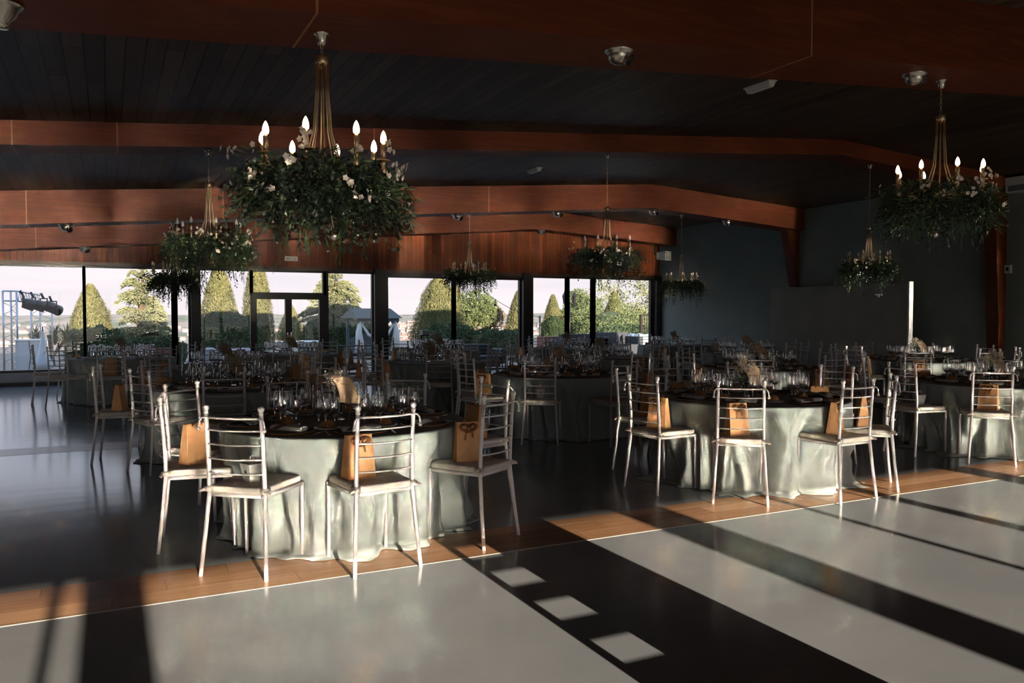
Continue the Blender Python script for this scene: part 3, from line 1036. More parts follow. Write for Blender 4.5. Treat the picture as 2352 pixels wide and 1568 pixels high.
def box_proto():
    r = empty('favour_box')
    b = MB()
    b.hexa([(-.034, -.028, 0), (.034, -.028, 0), (.034, .028, 0), (-.034, .028, 0)], [(-.05, -.042, .10), (.05, -.042, .10), (.05, .042, .10), (-.05, .042, .10)])
    b.build('card_body', M_box, r, smooth=False)
    f_ = MB()
    f_.add([(-.05, -.042, .10), (.05, -.042, .10), (.04, -.004, .118), (-.04, -.004, .118)], [(0, 1, 2, 3)])
    f_.add([(-.05, .042, .10), (.05, .042, .10), (.035, .02, .135), (-.02, .03, .13)], [(0, 1, 2, 3)])
    f_.tube([(-.02, .0, .11), (-.01, 0, .135), (.012, 0, .145), (.03, 0, .12)], .006, 5)
    f_.build('folded_lid', M_box, r, smooth=False)
    s_ = MB()
    y = -.0375

    def pt(x, z): return (x, -.028 - .014 * z / .10 - .0008, z)
    # printed crest: two peaks over a base
    s_.add([pt(-.012, .045), pt(-.013, .062), pt(-.009, .070), pt(-.005, .062), pt(0, .058), pt(.005, .062), pt(.009, .070), pt(.013, .062), pt(.012, .045), pt(.004, .049), pt(-.004, .049)], [(0, 1, 2, 3, 4, 10), (4, 5, 6, 7, 8, 9), (4, 9, 10)])
    s_.add([pt(-.018, .040), pt(-.015, .040), pt(-.015, .043), pt(-.018, .043)], [(0, 1, 2, 3)])
    s_.add([pt(.015, .040), pt(.018, .040), pt(.018, .043), pt(.015, .043)], [(0, 1, 2, 3)])
    s_.build('printed_crest', mat('blue_black_print', (.03, .05, .07), .6), r, smooth=False)
    return r


def wine_profile(h, rb, fine=True):
    hs = h * .40; w_ = .0011
    out = [(.0006, .0), (.032, .0), (.0335, .0015), (.030, .003), (.012, .0055), (.0045, .013), (.0034, hs * .5), (.0042, hs * .92), (.013, hs), (.026, hs + .012), (rb * .93, hs + .030), (rb, hs + .050), (rb * .96, hs + .083), (rb * .82, h - .003), (rb * .812, h - .0006), (rb * .81 - w_ * .2, h)]
    inn = [(rb * .81 - w_ * .8, h), (rb * .812 - w_, h - .0006), (rb * .82 - w_, h - .003), (rb * .96 - w_, hs + .083), (rb - w_, hs + .050), (rb * .93 - w_, hs + .031), (.026, hs + .0145), (.012, hs + .006), (.0005, hs + .004)]
    if not fine: out = [out[i] for i in (0, 2, 4, 5, 7, 8, 10, 11, 12, 13, 15)]; inn = [inn[i] for i in (0, 2, 3, 4, 5, 7, 8)]
    return out + inn


def glass_mesh(h=.215, rb=.038, n=20):
    b = MB()
    b.lathe(wine_profile(h, rb, n > 12), n)
    return b.mesh('wine_glass', M_real)


ME_gl = [glass_mesh(.215, .040), glass_mesh(.200, .036), glass_mesh(.230, .043)]
ME_glf = [glass_mesh(.215, .040, 10), glass_mesh(.200, .036, 10)]


def charger_mesh():
    b = MB()
    b.lathe([(.001, .004), (.12, .004), (.15, .010)], 36)
    b.mi = 1
    b.lathe([(.150, .0105), (.153, .0125), (.156, .0115), (.155, .006), (.150, .002)], 36)
    return b.mesh('charger_plate', [M_charger, M_amber])


ME_charger = charger_mesh()


def napkin_mesh():
    b = MB()
    n = 14
    def prof(k):
        a = 2 * pi * k / n
        return (.032 * cos(a), .016 + .015 * sin(a))
    vs = []
    xs = [-.12, -.119, -.10, -.03, .0, .03, .10, .119, .12]
    for i, x in enumerate(xs):
        s_ = .90 if i in (0, len(xs) - 1) else 1 - .10 * math.exp(-(x / .03) ** 2)
        for k in range(n):
            y, z = prof(k); vs.append((x, y * s_, .016 + (z - .016) * s_))
    fs = []
    for i in range(len(xs) - 1):
        for k in range(n):
            k2 = (k + 1) % n; fs.append((i * n + k, (i + 1) * n + k, (i + 1) * n + k2, i * n + k2))
    b.add(vs, fs)
    # spiral fold at both ends
    for sx in (-1, 1):
        pts = []
        for j in range(14):
            q = j / 13 * 2.2 * 2 * pi; s_ = .95 - .75 * j / 13
            pts.append((sx * .1195, .030 * s_ * cos(q), .016 + .014 * s_ * sin(q)))
        b.tube(pts, .0022, 4)
    b.tube([(x, -.027, .006) for x in (-.118, 0, .118)], .005, 6)
    return b.mesh('napkin', M_nap)


ME_napkin = napkin_mesh()


def menu_mesh():
    b = MB()
    # a long card laid across the rolled napkin: it arches over and droops to the charger
    vs = []
    n = 9
    for i in range(n + 1):
        u = -.11 + .22 * i / n
        z = .034 - .9 * max(0, abs(u) - .03) ** 1.2 * .55
        z = max(.006, z + .002)
        for v in (-.034, .034):
            vs.append((v, u, z)); vs.append((v, u, z + .0008))
    fs = []
    for i in range(n):
        o = i * 4
        fs += [(o, o + 4, o + 6, o + 2), (o + 1, o + 3, o + 7, o + 5), (o, o + 1, o + 5, o + 4), (o + 2, o + 6, o + 7, o + 3)]
    fs += [(0, 2, 3, 1), (n * 4, n * 4 + 1, n * 4 + 3, n * 4 + 2)]
    b.add(vs, fs)
    return b.mesh('menu_card', M_menu, False)


ME_menu = menu_mesh()
ME_plate = me_from(lambda b: b.lathe([(.001, .003), (.05, .003), (.068, .010), (.082, .014), (.083, .012), (.066, .005), (.05, .0), (.001, 0)], 28), 'side_plate', M_plate)


def bread_mesh():
    b = MB()
    n, m_ = 18, 9
    vs = []
    for i in range(m_ + 1):
        f_ = i / m_
        for k in range(n):
            a = 2 * pi * k / n
            ph = f_ * pi * .5
            rr = .044 * (1 + .05 * sin(4 * a + 1) + .03 * sin(7 * a))
            r_ = max(.0005, rr * cos(ph)) if i else rr * .93
            z = (.040 * sin(ph) + .002 * sin(5 * a + 4 * ph)) if i else -.006
            vs.append((r_ * cos(a), r_ * sin(a), z + .014))
    fs = []
    for i in range(m_):
        for k in range(n):
            k2 = (k + 1) % n; fs.append((i * n + k, i * n + k2, (i + 1) * n + k2, (i + 1) * n + k))
    b.add(vs, fs)
    return b.mesh('bread_roll', M_bread)


ME_bread = bread_mesh()


def fork_mesh():
    b = MB()
    b.box(-.004, .004, -.09, .03, .004, .006); b.box(-.010, .010, .03, .045, .004, .006)
    for k in range(4): b.box(-.010 + k * .0056, -.0075 + k * .0056, .045, .09, .004, .006)
    return b.mesh('fork', M_steel, False)


def knife_mesh():
    b = MB()
    b.hexa([(-.004, -.1, .003), (.004, -.1, .003), (.005, .0, .003), (-.005, .0, .003)], [(-.004, -.1, .007), (.004, -.1, .007), (.005, .0, .007), (-.005, .0, .007)])
    b.hexa([(-.005, 0, .004), (.005, 0, .004), (.007, .10, .004), (-.002, .11, .004)], [(-.004, 0, .006), (.004, 0, .006), (.006, .10, .006), (-.002, .11, .006)])
    return b.mesh('knife', M_steel, False)


ME_fork = fork_mesh(); ME_knife = knife_mesh()


def card_curve(u, v):
    """table card: u across, v upwards; the paper bends over to the left and back as it rises"""
    q = v / .19
    return Vector((u - .085 * q ** 1.7, .004 + .030 * q ** 2 - .02 * (u / .07) ** 2 * .4, v * (1 - .10 * q)))


def text_on_card(s_, cx, cv, size):
    cu = bpy.data.curves.new('lettering', 'FONT')
    cu.body = s_; cu.size = size; cu.align_x = 'CENTER'
    o = bpy.data.objects.new('lettering', cu); COL.objects.link(o)
    dg = bpy.context.evaluated_depsgraph_get()
    me = bpy.data.meshes.new_from_object(o.evaluated_get(dg))
    bpy.data.objects.remove(o)
    vs = []
    for v in me.vertices:
        p = card_curve(cx + v.co.x, cv + v.co.y); vs.append((p.x, p.y - .0012, p.z))
    fs = [tuple(p.vertices) for p in me.polygons]
    return vs, fs


def centre_proto(flower=True, seed=3):
    """glass vase with gypsophila, and the paper table card clipped to it"""
    rnd = random.Random(seed)
    r = empty('flower_vase')
    b = MB(); b.lathe([(.001, .002), (.026, .002), (.028, .01), (.020, .03), (.016, .06), (.022, .105), (.026, .12), (.0245, .12), (.0205, .105), (.0145, .06), (.0185, .03), (.024, .012), (.0005, .010)], 18)
    b.build('glass_body', M_real, r)
    st = MB(); fl = MB()
    n = 24 if flower else 10
    for i in range(n):
        a = rnd.uniform(0, 2 * pi); sp = rnd.uniform(.01, .085)
        tip = Vector((sp * cos(a) - .01, sp * sin(a) * .8 + .03, rnd.uniform(.22, .33)))
        st.tube([(0, 0, .02), (sp * .2 * cos(a), .01, .12), tuple(tip)], .0012, 3)
        for j in range(22):
            c = tip + Vector((rnd.gauss(0, .016), rnd.gauss(0, .016), rnd.gauss(0, .014)))
            fl.ball(tuple(c), rnd.uniform(.004, .0068), 5, 3)
    for i in range(60):
        st.leaf(Vector((rnd.gauss(0, .03), rnd.gauss(.02, .025), rnd.uniform(.14, .30))), Vector((rnd.uniform(-1, 1), rnd.uniform(-1, 1), .6)), Vector((0, 1, 0)), .03, .012)
    st.build('stems', M_stem, r)
    fl.build('blossoms', M_gyp, r)
    t = empty('table_card')
    b = MB(); vs = []; nu, nv = 6, 12
    for j in range(nv + 1):
        for i in range(nu + 1):
            p = card_curve(-.065 + .13 * i / nu, .19 * j / nv); vs.append(p)
    o = len(vs)
    for p in list(vs): vs.append(p + Vector((0, .0009, 0)))
    fs = []
    for j in range(nv):
        for i in range(nu):
            a = j * (nu + 1) + i
            fs.append((a, a + 1, a + nu + 2, a + nu + 1)); fs.append((o + a, o + a + nu + 1, o + a + nu + 2, o + a + 1))
    b.add(vs, fs); b.build('paper_sheet', M_card, t, smooth=True)
    tx = MB()
    for s_, cx, cv, sz in (('MESA IV', .004, .125, .017), ('Bon profit', .008, .075, .012)):
        v_, f_ = text_on_card(s_, cx, cv, sz); tx.add(v_, f_)
    tx.build('lettering', M_brownink, t, smooth=False)
    sp = MB()
    for k in range(9):
        q = card_curve(.056, .02 + k * .012)
        sp.leaf(q + Vector((0, -.002, 0)), Vector((rnd.uniform(-1, 1), -.02, rnd.uniform(-.6, 1))), Vector((0, .05, 1)), .013, .005)
    sp.build('printed_sprig', M_leafd, t, smooth=False)
    ck = MB(); ck.tube([(0.004, .0, -.115), (.004, .002, .03)], .0025, 5); ck.build('stick', mat('wooden_stick', (.42, .2, .08), .6), t)
    return r, t


# ------------------------------------------------------------------ tables: (x, y, chair angles, what stands on each seat, row, name)
A0 = [222, 264, 314, 8, 52, 96, 139, 178]
TABLES = [
    (1.42, 5.36, [222, 264, 313, 10, 52, 96, 139, 178], ['box', 'bag', 'bag', 'bag', None, None, None, 'bag'], 1, 'front left table'),
    (4.97, 5.30, [220, 274, 322, 8, 50, 88, 127, 177], ['bag', 'bag', 'bag', 'bag', None, 'bag', 'bag', 'bag'], 1, 'front middle table'),
    (8.35, 5.30, [208, 253, 300, 345, 30, 75, 120, 168], ['bag', 'bag', None, 'bag', None, 'bag', None, 'box'], 1, 'front right table'),
    (1.13, 8.42, [213, 258, 303, 348, 33, 78, 123, 168], [None, None, 'bag', None, 'bag', None, 'bag', 'bag'], 2, 'second row far left table'),
    (4.85, 8.40, [229, 274, 319, 4, 49, 94, 139, 184], ['box', None, 'bag', None, 'bag', 'bag', 'bag', 'bag'], 2, 'second row left table'),
    (7.80, 8.15, [225, 270, 315, 0, 45, 90, 135, 180], ['bag', 'bag', 'bag', None, 'bag', None, None, 'bag'], 2, 'second row right table'),
    (11.3, 8.35, [215, 260, 305, 350, 35, 80, 125, 170], ['bag', None, 'bag', None, None, 'bag', None, 'bag'], 2, 'second row far right table'),
    (1.45, 11.6, [225, 270, 315, 0, 45, 90, 135, 180], None, 3, 'third row far left table'),
    (4.30, 11.3, [210, 255, 300, 345, 30, 75, 120, 165], None, 3, 'third row left table'),
    (7.30, 11.3, [230, 275, 320, 5, 50, 95, 140, 185], None, 3, 'third row right table'),
    (10.5, 11.3, [218, 263, 308, 353, 38, 83, 128, 173], None, 3, 'third row far right table'),
    (0.18, 14.65, [225, 262, 300, 345, 30, 75, 130, 178], None, 4, 'back row far left table'),
    (2.95, 14.7, [225, 270, 315, 0, 45, 90, 135, 180], None, 4, 'back row door table'),
    (5.80, 14.8, [215, 260, 305, 350, 35, 80, 125, 170], None, 4, 'back row middle table'),
    (8.60, 14.6, [228, 273, 318, 3, 48, 93, 138, 183], None, 4, 'back row right table'),
    (11.4, 14.6, [220, 265, 310, 355, 40, 85, 130, 175], None, 4, 'back row corner table'),
]


# chairs whose exact stand can be read off the floor: (x, y, facing)
EXPL = {(0, 0): (.72, 4.66, 50), (0, 1): (1.326, 4.438, 97), (0, 2): (2.05, 4.66, 121), (0, 7): (.488, 5.316, -7),
        (1, 0): (4.32, 4.73, 51), (1, 1): (5.03, 4.44, 91), (1, 2): (5.58, 4.62, 136), (1, 7): (4.01, 5.29, 6), (1, 6): (4.38, 6.05, -53),
        (2, 0): (7.55, 4.87, 47), (2, 7): (7.36, 5.48, -5), (4, 0): (4.26, 7.77, 55), (3, 0): (.42, 7.93, 26)}


def seat_word(a):
    """where a seat is around its table, as seen in the photo (camera looks towards +y and a little +x)"""
    k = int(((a + 22.5 + 26.6) % 360) // 45)
    return ['right', 'far right', 'far', 'far left', 'left', 'near left', 'near', 'near right'][k]


chair0 = chair_proto(); bag0 = bag_proto(); box0 = box_proto()
vase0, card0 = centre_proto(True)
ME_farchair = far_chair_mesh()
first = {'chair': True, 'bag': True, 'box': True, 'vase': True}
cloth_words = ['sage grey cloth']
rs = random.Random(99)
nglass = 0
rest = MB()
for ti, (tx, ty, angs, items, row, tname) in enumerate(TABLES):
    t = empty('banquet_table', (tx, ty, 0), 0, 'round %s under a long sage grey cloth' % tname, 'table', 'round banquet tables')
    crz = [0.35, 2.1, 4.0, 1.2, 5.1, 3.3, .9, 2.6][ti % 8]
    dn = []
    for (k1, k2), (ex, ey, fd) in EXPL.items():
        if k1 != ti: continue
        f_ = R(fd)
        for sx in (-1, 1):
            lx = ex + .20 * cos(f_) + sx * .181 * sin(f_) - tx; ly = ey + .20 * sin(f_) - sx * .181 * cos(f_) - ty
            dn.append((hypot(lx, ly), atan2(ly, lx)))
    c = obj('tablecloth', cloth_mesh((1, 5, 9, 14)[ti % 4], dents=dn, rot=crz) if dn else CLOTHS[ti % 4], rz=crz, parent=t)
    obj('tabletop', ME_top, parent=t)
    used = set()
    for si, a in enumerate(angs):
        w_ = seat_word(a)
        if w_ in used: w_ = 'second ' + w_
        used.add(w_)
        ar = R(a)
        rr = 1.05 + rs.uniform(-.01, .03)
        if row == 1 and ti == 0 and si in (0, 1, 2): rr = 1.03
        cx, cyy = tx + rr * cos(ar), ty + rr * sin(ar)
        jit = rs.uniform(-.10, .10)
        if ti == 0: jit = [0.03, .10, -.20, .05, 0, .03, -.05, 0.02][si]
        if ti == 1: jit = [0.02, 0.0, .06, .05, 0, .03, -.05, 0.02][si]
        rz = ar + pi / 2 + jit
        if (ti, si) in EXPL:
            cx, cyy, fd = EXPL[(ti, si)]; rz = R(fd - 90)
        it = None
        if items: it = items[si]
        elif rs.random() < .45: it = 'bag'
        side = '%s side of %s' % (w_, tname)
        withw = {'bag': ', orange bag on seat', 'box': ', white box on seat', None: ', empty seat'}[it]
        if row <= 2:
            ch = chair0 if first['chair'] else copy_tree(chair0)
            first['chair'] = False
            ch.location = (cx, cyy, 0); ch.rotation_euler = (0, 0, rz)
        else:
            ch = obj('banquet_chair', ME_farchair, (cx, cyy, 0), rz)
        tag(ch, 'white chair, %s%s' % (side, withw), 'chair', 'white banquet chairs around the tables')
        if it:
            z = .4925
            k = 'bag' if it == 'bag' else 'box'
            src = bag0 if k == 'bag' else box0
            if row <= 2:
                o = src if first[k] else copy_tree(src)
                first[k] = False
            else:
                if k == 'bag':
                    o = obj('gift_bag', [c_ for c_ in bag0.children if c_.name.startswith('paper_body')][0].data)
                else: o = copy_tree(src)
            off = Vector((rs.uniform(-.03, .03), rs.uniform(-.02, .06), 0))
            rb = rz + rs.uniform(-.5, .5)
            if ti == 0 and si == 0: off = Vector((.01, -.05, 0)); rb = rz - .5
            if ti == 0 and si == 1: off = Vector((-.07, .02, 0)); rb = rz + .05
            if ti == 0 and si == 2: off = Vector((-.02, .02, 0)); rb = rz - .65
            if ti == 0 and si == 7: off = Vector((-.03, -.02, 0)); rb = rz - .9
            if ti == 1 and si == 1: off = Vector((.0, .0, 0)); rb = rz + .45
            if ti == 1 and si == 0: off = Vector((-.02, -.02, 0)); rb = rz + .55
            ca, sa = cos(rz), sin(rz)
            o.location = (cx + off.x * ca - off.y * sa, cyy + off.x * sa + off.y * ca, z)
            o.rotation_euler = (0, 0, rb)
            if it == 'bag': tag(o, 'orange paper bag on chair, %s' % side, 'bag', 'orange gift bags on the chairs')
            else: tag(o, 'white favour box on chair, %s' % side, 'box', 'white favour boxes on the chairs')
        # place setting in front of the seat
        ca, sa = cos(ar), sin(ar)

        def at(r_, s_, z):
            return (tx + r_ * ca - s_ * sa, ty + r_ * sa + s_ * ca, z)
        rot = ar + pi / 2
        zt = .7005
        if row <= 2:
            o = obj('charger_plate', ME_charger, at(.60, 0, zt), rot); tag(o, 'woven brown charger plate, %s' % side, 'plate', 'charger plates')
            nj = rs.uniform(-.12, .12)
            o = obj('napkin', ME_napkin, at(.61, 0, zt + .013), rot + nj); tag(o, 'rolled white napkin on charger, %s' % side, 'napkin', 'rolled napkins')
            o = obj('menu_card', ME_menu, at(.61, rs.uniform(-.02, .02), zt + .0135), rot + (-.75 if (si % 2) else -.35)); tag(o, 'brown menu card over napkin, %s' % side, 'card', 'menu cards on napkins')
            o = obj('side_plate', ME_plate, at(.40, -.17, zt), rot); tag(o, 'small white bread plate, %s' % side, 'plate', 'bread plates')
            o = obj('bread_roll', ME_bread, at(.40, -.17, zt + .008), rot + rs.uniform(0, 6)); tag(o, 'crusty brown bread roll, %s' % side, 'bread', 'bread rolls')
            if ti < 3:
                o = obj('fork', ME_fork, at(.60, -.195, zt - .003), rot + pi); tag(o, 'steel fork, %s' % side, 'fork', 'forks')
                o = obj('knife', ME_knife, at(.60, .195, zt - .003), rot + pi); tag(o, 'steel knife, %s' % side, 'knife', 'knives')
        else:
            o = obj('napkin', ME_napkin, at(.61, 0, zt), rot); tag(o, 'rolled white napkin, %s' % side, 'napkin', 'rolled napkins')
        spots_g = [(.40, .06), (.35, .15), (.44, .155)]
        for gi, (r_, s_) in enumerate(spots_g):
            p = at(r_ + rs.uniform(-.008, .008), s_ + rs.uniform(-.01, .01), zt - .0015)
            if nglass < 296:
                me = (ME_gl if row <= 2 else ME_glf)
                o = obj('wine_glass', me[(gi) % len(me)], p, rs.uniform(0, 6))
                gw = ['front', 'rear', 'outer'][gi]
                tag(o, '%s of three wine glasses, %s' % (gw, side), 'glass', 'wine glasses on the tables')
                nglass += 1
            else:
                h, rb_ = (.215, .040) if gi != 1 else (.2, .036)
                rest.lathe(wine_profile(h, rb_, False), 8, p)
    # centre piece
    v = vase0 if ti == 0 else copy_tree(vase0)
    cd_ = card0 if ti == 0 else copy_tree(card0)
    v.location = (tx - .02, ty + .03, .7); v.rotation_euler = (0, 0, ti * 1.1)
    flw = 'glass vase of cream gypsophila in the middle of the %s' % tname
    tag(v, flw, 'vase', 'vases of gypsophila')
    cd_.location = (tx + .02, ty - .05, .82); cd_.rotation_euler = (0, 0, R(-26) + rs.uniform(-.25, .25))
    if ti == 0: cd_.rotation_euler = (0, .12, R(-10))
    tag(cd_, 'curling kraft table card standing in the middle of the %s' % tname, 'card', 'table cards')
o = rest.build('wine_glasses', M_real); tag(o, 'wine glasses on the farthest tables', 'glasses', kind='stuff')

# ------------------------------------------------------------------ a few things at the back of the room
bx, _ = atY(975, 780, 16.9)
t = empty('bottle_stand', (bx, 16.9, 0), .2, 'black wire tower stand with a white square top, left of a middle window post', 'stand')
mb = MB()
for (sx, sy) in ((-1, -1), (1, -1), (1, 1), (-1, 1)): mb.box(sx * .16 - .01, sx * .16 + .01, sy * .12 - .01, sy * .12 + .01, 0, .95)
for z in (.3, .6, .93): mb.box(-.17, .17, -.13, .13, z, z + .015)
mb.build('frame', M_black, t, smooth=False)
mb = MB(); mb.box(-.09, .09, -.07, .07, .945, 1.05); mb.build('white_box', M_whitep, t, smooth=False)
# dark easel-like plant stand at the right wall
x_, _ = atY(1737, 740, 15.9)
t = empty('dry_branch_arrangement', (x_, 15.9, 0), 0, 'dark floor vase with tall dry branches against the grey right wall', 'plant')
mb = MB(); mb.lathe([(.001, 0), (.14, 0), (.2, .25), (.17, .55), (.09, .72), (.1, .78)], 16); mb.build('vase', M_black, t)
mb = MB(); rr = random.Random(4)
for i in range(14):
    a = rr.uniform(0, 6.28); s_ = rr.uniform(.02, .10); h_ = rr.uniform(.3, .9)
    mb.tube([(0, 0, .7), (s_ * .5 * cos(a), s_ * .5 * sin(a), .75 + h_ * .5), (s_ * cos(a), s_ * sin(a), .75 + h_)], [.006, .004, .002], 4)
mb.build('branches', mat('dry_branch', (.10, .06, .03), .8), t)
mb = MB()
for i in range(260):
    p = Vector((rr.gauss(0, .14), rr.gauss(0, .12), .78 + abs(rr.gauss(0, .12))))
    mb.leaf(p, Vector((rr.uniform(-1, 1), rr.uniform(-1, 1), rr.uniform(-.3, 1))), Vector((rr.uniform(-1, 1), 1, 0)), .09, .04)
mb.build('leaves', M_leafd, t, smooth=False)

# ------------------------------------------------------------------ outside: terrace, garden, valley
M_paving = mat('pale_terrace_paving', (.24, .20, .16), .8, var=.12, vscale=1.2)
mb = MB(); mb.box(-60, 80, YF + .25, 26, -.35, -.05); mb.box(-60, 80, 26, 44, -.6, -.12)
struct(mb, 'terrace_ground', M_paving)
mb = MB(); mb.box(-60, 80, -60, YB - .3, -.35, -.06); struct(mb, 'terrace_ground', mat('low_bounce_ground', (.05, .07, .03), .9, var=.2, vscale=1))  # unseen ground darkened to cut light bounced up to the beams

# valley floor and far hills as one terrain
def terr(x, y):
    d_ = (y - 44)
    z = -4 - 30 * (1 - math.exp(-d_ / 160)) - 38 * (1 - math.exp(-d_ / 900))
    if y > 1500:
        q = min(1, (y - 1500) / 2600)
        z += q * q * (3 - 2 * q) * (52 + 34 * noise.noise(Vector((x * .00045, y * .0003, .7))) + 22 * noise.noise(Vector((x * .0016, y * .001, 2.7))))
    z += 1.2 * noise.noise(Vector((x * .02, y * .02, 0))) * min(1, d_ / 100)
    return z


ys = [44 * (1.085 ** i) for i in range(64)]
mb = MB(); vs = []; fs = []
NX = 120
for j, y in enumerate(ys):
    for i in range(NX + 1):
        x = (-1.0 + 3.0 * i / NX) * y * 1.15
        vs.append((x, y, terr(x, y)))
for j in range(len(ys) - 1):
    for i in range(NX):
        a = j * (NX + 1) + i; fs.append((a, a + 1, a + NX + 2, a + NX + 1))
mb.add(vs, fs)
m = bpy.data.materials.new('dry_hazy_fields'); m.use_nodes = True
T = m.node_tree; N = T.nodes; L = T.links; b = N['Principled BSDF']
g = N.new('ShaderNodeNewGeometry'); mp_ = N.new('ShaderNodeMapping'); mp_.inputs['Scale'].default_value = (.012, .004, .01)
L.new(g.outputs['Position'], mp_.inputs[0])
n = N.new('ShaderNodeTexNoise'); n.inputs['Scale'].default_value = 1; n.inputs['Detail'].default_value = 8; L.new(mp_.outputs[0], n.inputs['Vector'])
r = N.new('ShaderNodeValToRGB'); L.new(n.outputs['Fac'], r.inputs[0])
r.color_ramp.elements[0].position = .38; r.color_ramp.elements[0].color = (.17, .19, .12, 1)
r.color_ramp.elements[1].position = .62; r.color_ramp.elements[1].color = (.42, .33, .27, 1)  # pale tan stands for dry ground and for haze over distance
sp_ = N.new('ShaderNodeSeparateXYZ'); L.new(g.outputs['Position'], sp_.inputs[0])
nr_ = N.new('ShaderNodeMapRange'); nr_.inputs['From Min'].default_value = 900; nr_.inputs['From Max'].default_value = 1900
L.new(sp_.outputs['Y'], nr_.inputs['Value'])
n9 = N.new('ShaderNodeTexNoise'); n9.inputs['Scale'].default_value = .06; n9.inputs['Detail'].default_value = 6; L.new(g.outputs['Position'], n9.inputs['Vector'])
r9 = N.new('ShaderNodeValToRGB'); L.new(n9.outputs['Fac'], r9.inputs[0])
r9.color_ramp.elements[0].position = .42; r9.color_ramp.elements[0].color = (.07, .10, .045, 1)
r9.color_ramp.elements[1].position = .58; r9.color_ramp.elements[1].color = (.26, .27, .14, 1)
x9 = N.new('ShaderNodeMix'); x9.data_type = 'RGBA'; L.new(nr_.outputs[0], x9.inputs[0]); L.new(r9.outputs[0], x9.inputs[6]); L.new(r.outputs[0], x9.inputs[7])
L.new(x9.outputs[2], b.inputs['Base Color']); b.inputs['Roughness'].default_value = .95
struct(mb, 'valley_hills', m, smooth=True)

# the town in the valley
M_house = mat('pale_house_render', (.42, .36, .34), .9); M_roof = mat('clay_roof', (.30, .20, .16), .9)
tw = MB(); rr = random.Random(8)
for i in range(1500):
    y = rr.uniform(1500, 2900); a = rr.choice((rr.uniform(-.15, 1.3), rr.gauss(.36, .05), rr.gauss(.60, .06)))
    x = math.tan(a) * y
    s_ = rr.uniform(5, 13); h_ = rr.uniform(3, 9); z = terr(x, y)
    tw.mi = 0; tw.box(x - s_, x + s_, y - s_ * .5, y + s_ * .5, z - 1, z + h_)
    tw.mi = 1; tw.hexa([(x - s_, y - s_ * .5, z + h_), (x + s_, y - s_ * .5, z + h_), (x + s_, y + s_ * .5, z + h_), (x - s_, y + s_ * .5, z + h_)], [(x - s_, y - .1, z + h_ + 2.5), (x + s_, y - .1, z + h_ + 2.5), (x + s_, y + .1, z + h_ + 2.5), (x - s_, y + .1, z + h_ + 2.5)])
o = tw.build('town_houses', [M_house, M_roof], smooth=False); tag(o, 'distant pale town in the valley', 'town', kind='stuff')

G_yel = ((.28, .265, .115), (.17, .18, .075)); G_mid = ((.18, .215, .085), (.10, .135, .045)); G_ced = ((.29, .30, .16), (.19, .21, .105))


def leafmat(i, pair): return mat('foliage_%s' % i, pair[0], .7, two=pair[1], vscale=2.5)


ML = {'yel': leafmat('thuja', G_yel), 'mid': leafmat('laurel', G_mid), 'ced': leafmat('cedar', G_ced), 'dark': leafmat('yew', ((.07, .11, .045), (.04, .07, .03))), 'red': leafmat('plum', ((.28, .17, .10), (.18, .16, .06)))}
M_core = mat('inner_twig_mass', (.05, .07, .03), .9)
M_trunk = mat('bark', (.12, .08, .05), .9)


def tree_obj(name, x, y, label, cat, leaf, core, trunk, lm, group=None):
    t = empty(name, (x, y, -.12), 0, label, cat, group)
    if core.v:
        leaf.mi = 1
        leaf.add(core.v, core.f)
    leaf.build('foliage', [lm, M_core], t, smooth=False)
    if trunk.v: trunk.build('trunk', M_trunk, t)
    return t


def thuja(x, y, h, rad, label, kind='yel', n=4200, pw=.75, seed=0, flat=0.0, col=False):
    rr = random.Random(seed + int(x * 10)); lf = MB(); co = MB(); tr = MB()

    def prof(q):   # q 0 bottom .. 1 top
        if col: return rad * (1 - max(0, q - .75) / .25 * .9 if q > .75 else 1) * (.92 + .08 * sin(q * 9))
        return rad * max(0, (1 - q)) ** pw * (.75 + .25 * min(1, q / .15))
    ph = rr.uniform(0, 6)
    for i in range(int(n * 3.6)):
        q = rr.random() ** 1.25
        a = rr.uniform(0, 2 * pi)
        lum = 1 + .05 * sin(5 * a + ph + q * 7) + .16 * noise.noise(Vector((cos(a) * 3, sin(a) * 3, q * 6 + seed))) + .10 * noise.noise(Vector((cos(a) * 8, sin(a) * 8, q * 14 + seed)))
        r_ = prof(q) * lum * rr.uniform(.84, 1.06)
        p = Vector((r_ * cos(a), r_ * sin(a), .1 + q * (h - .15)))
        d_ = Vector((cos(a) * .8 + rr.uniform(-.5, .5), sin(a) * .8 + rr.uniform(-.5, .5), rr.uniform(.3, 1.5)))
        lf.quad(p, d_, Vector((-sin(a) + rr.uniform(-.6, .6), cos(a) + rr.uniform(-.6, .6), rr.uniform(-.4, .4))), rr.uniform(.05, .12), rr.uniform(.02, .042))
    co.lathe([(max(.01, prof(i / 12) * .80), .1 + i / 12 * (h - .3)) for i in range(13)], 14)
    tr.tube([(0, 0, 0), (0, 0, .6)], .12)
    return tree_obj('conifer_tree', x, y, label, 'tree', lf, co, tr, ML[kind], 'garden trees beyond the terrace')


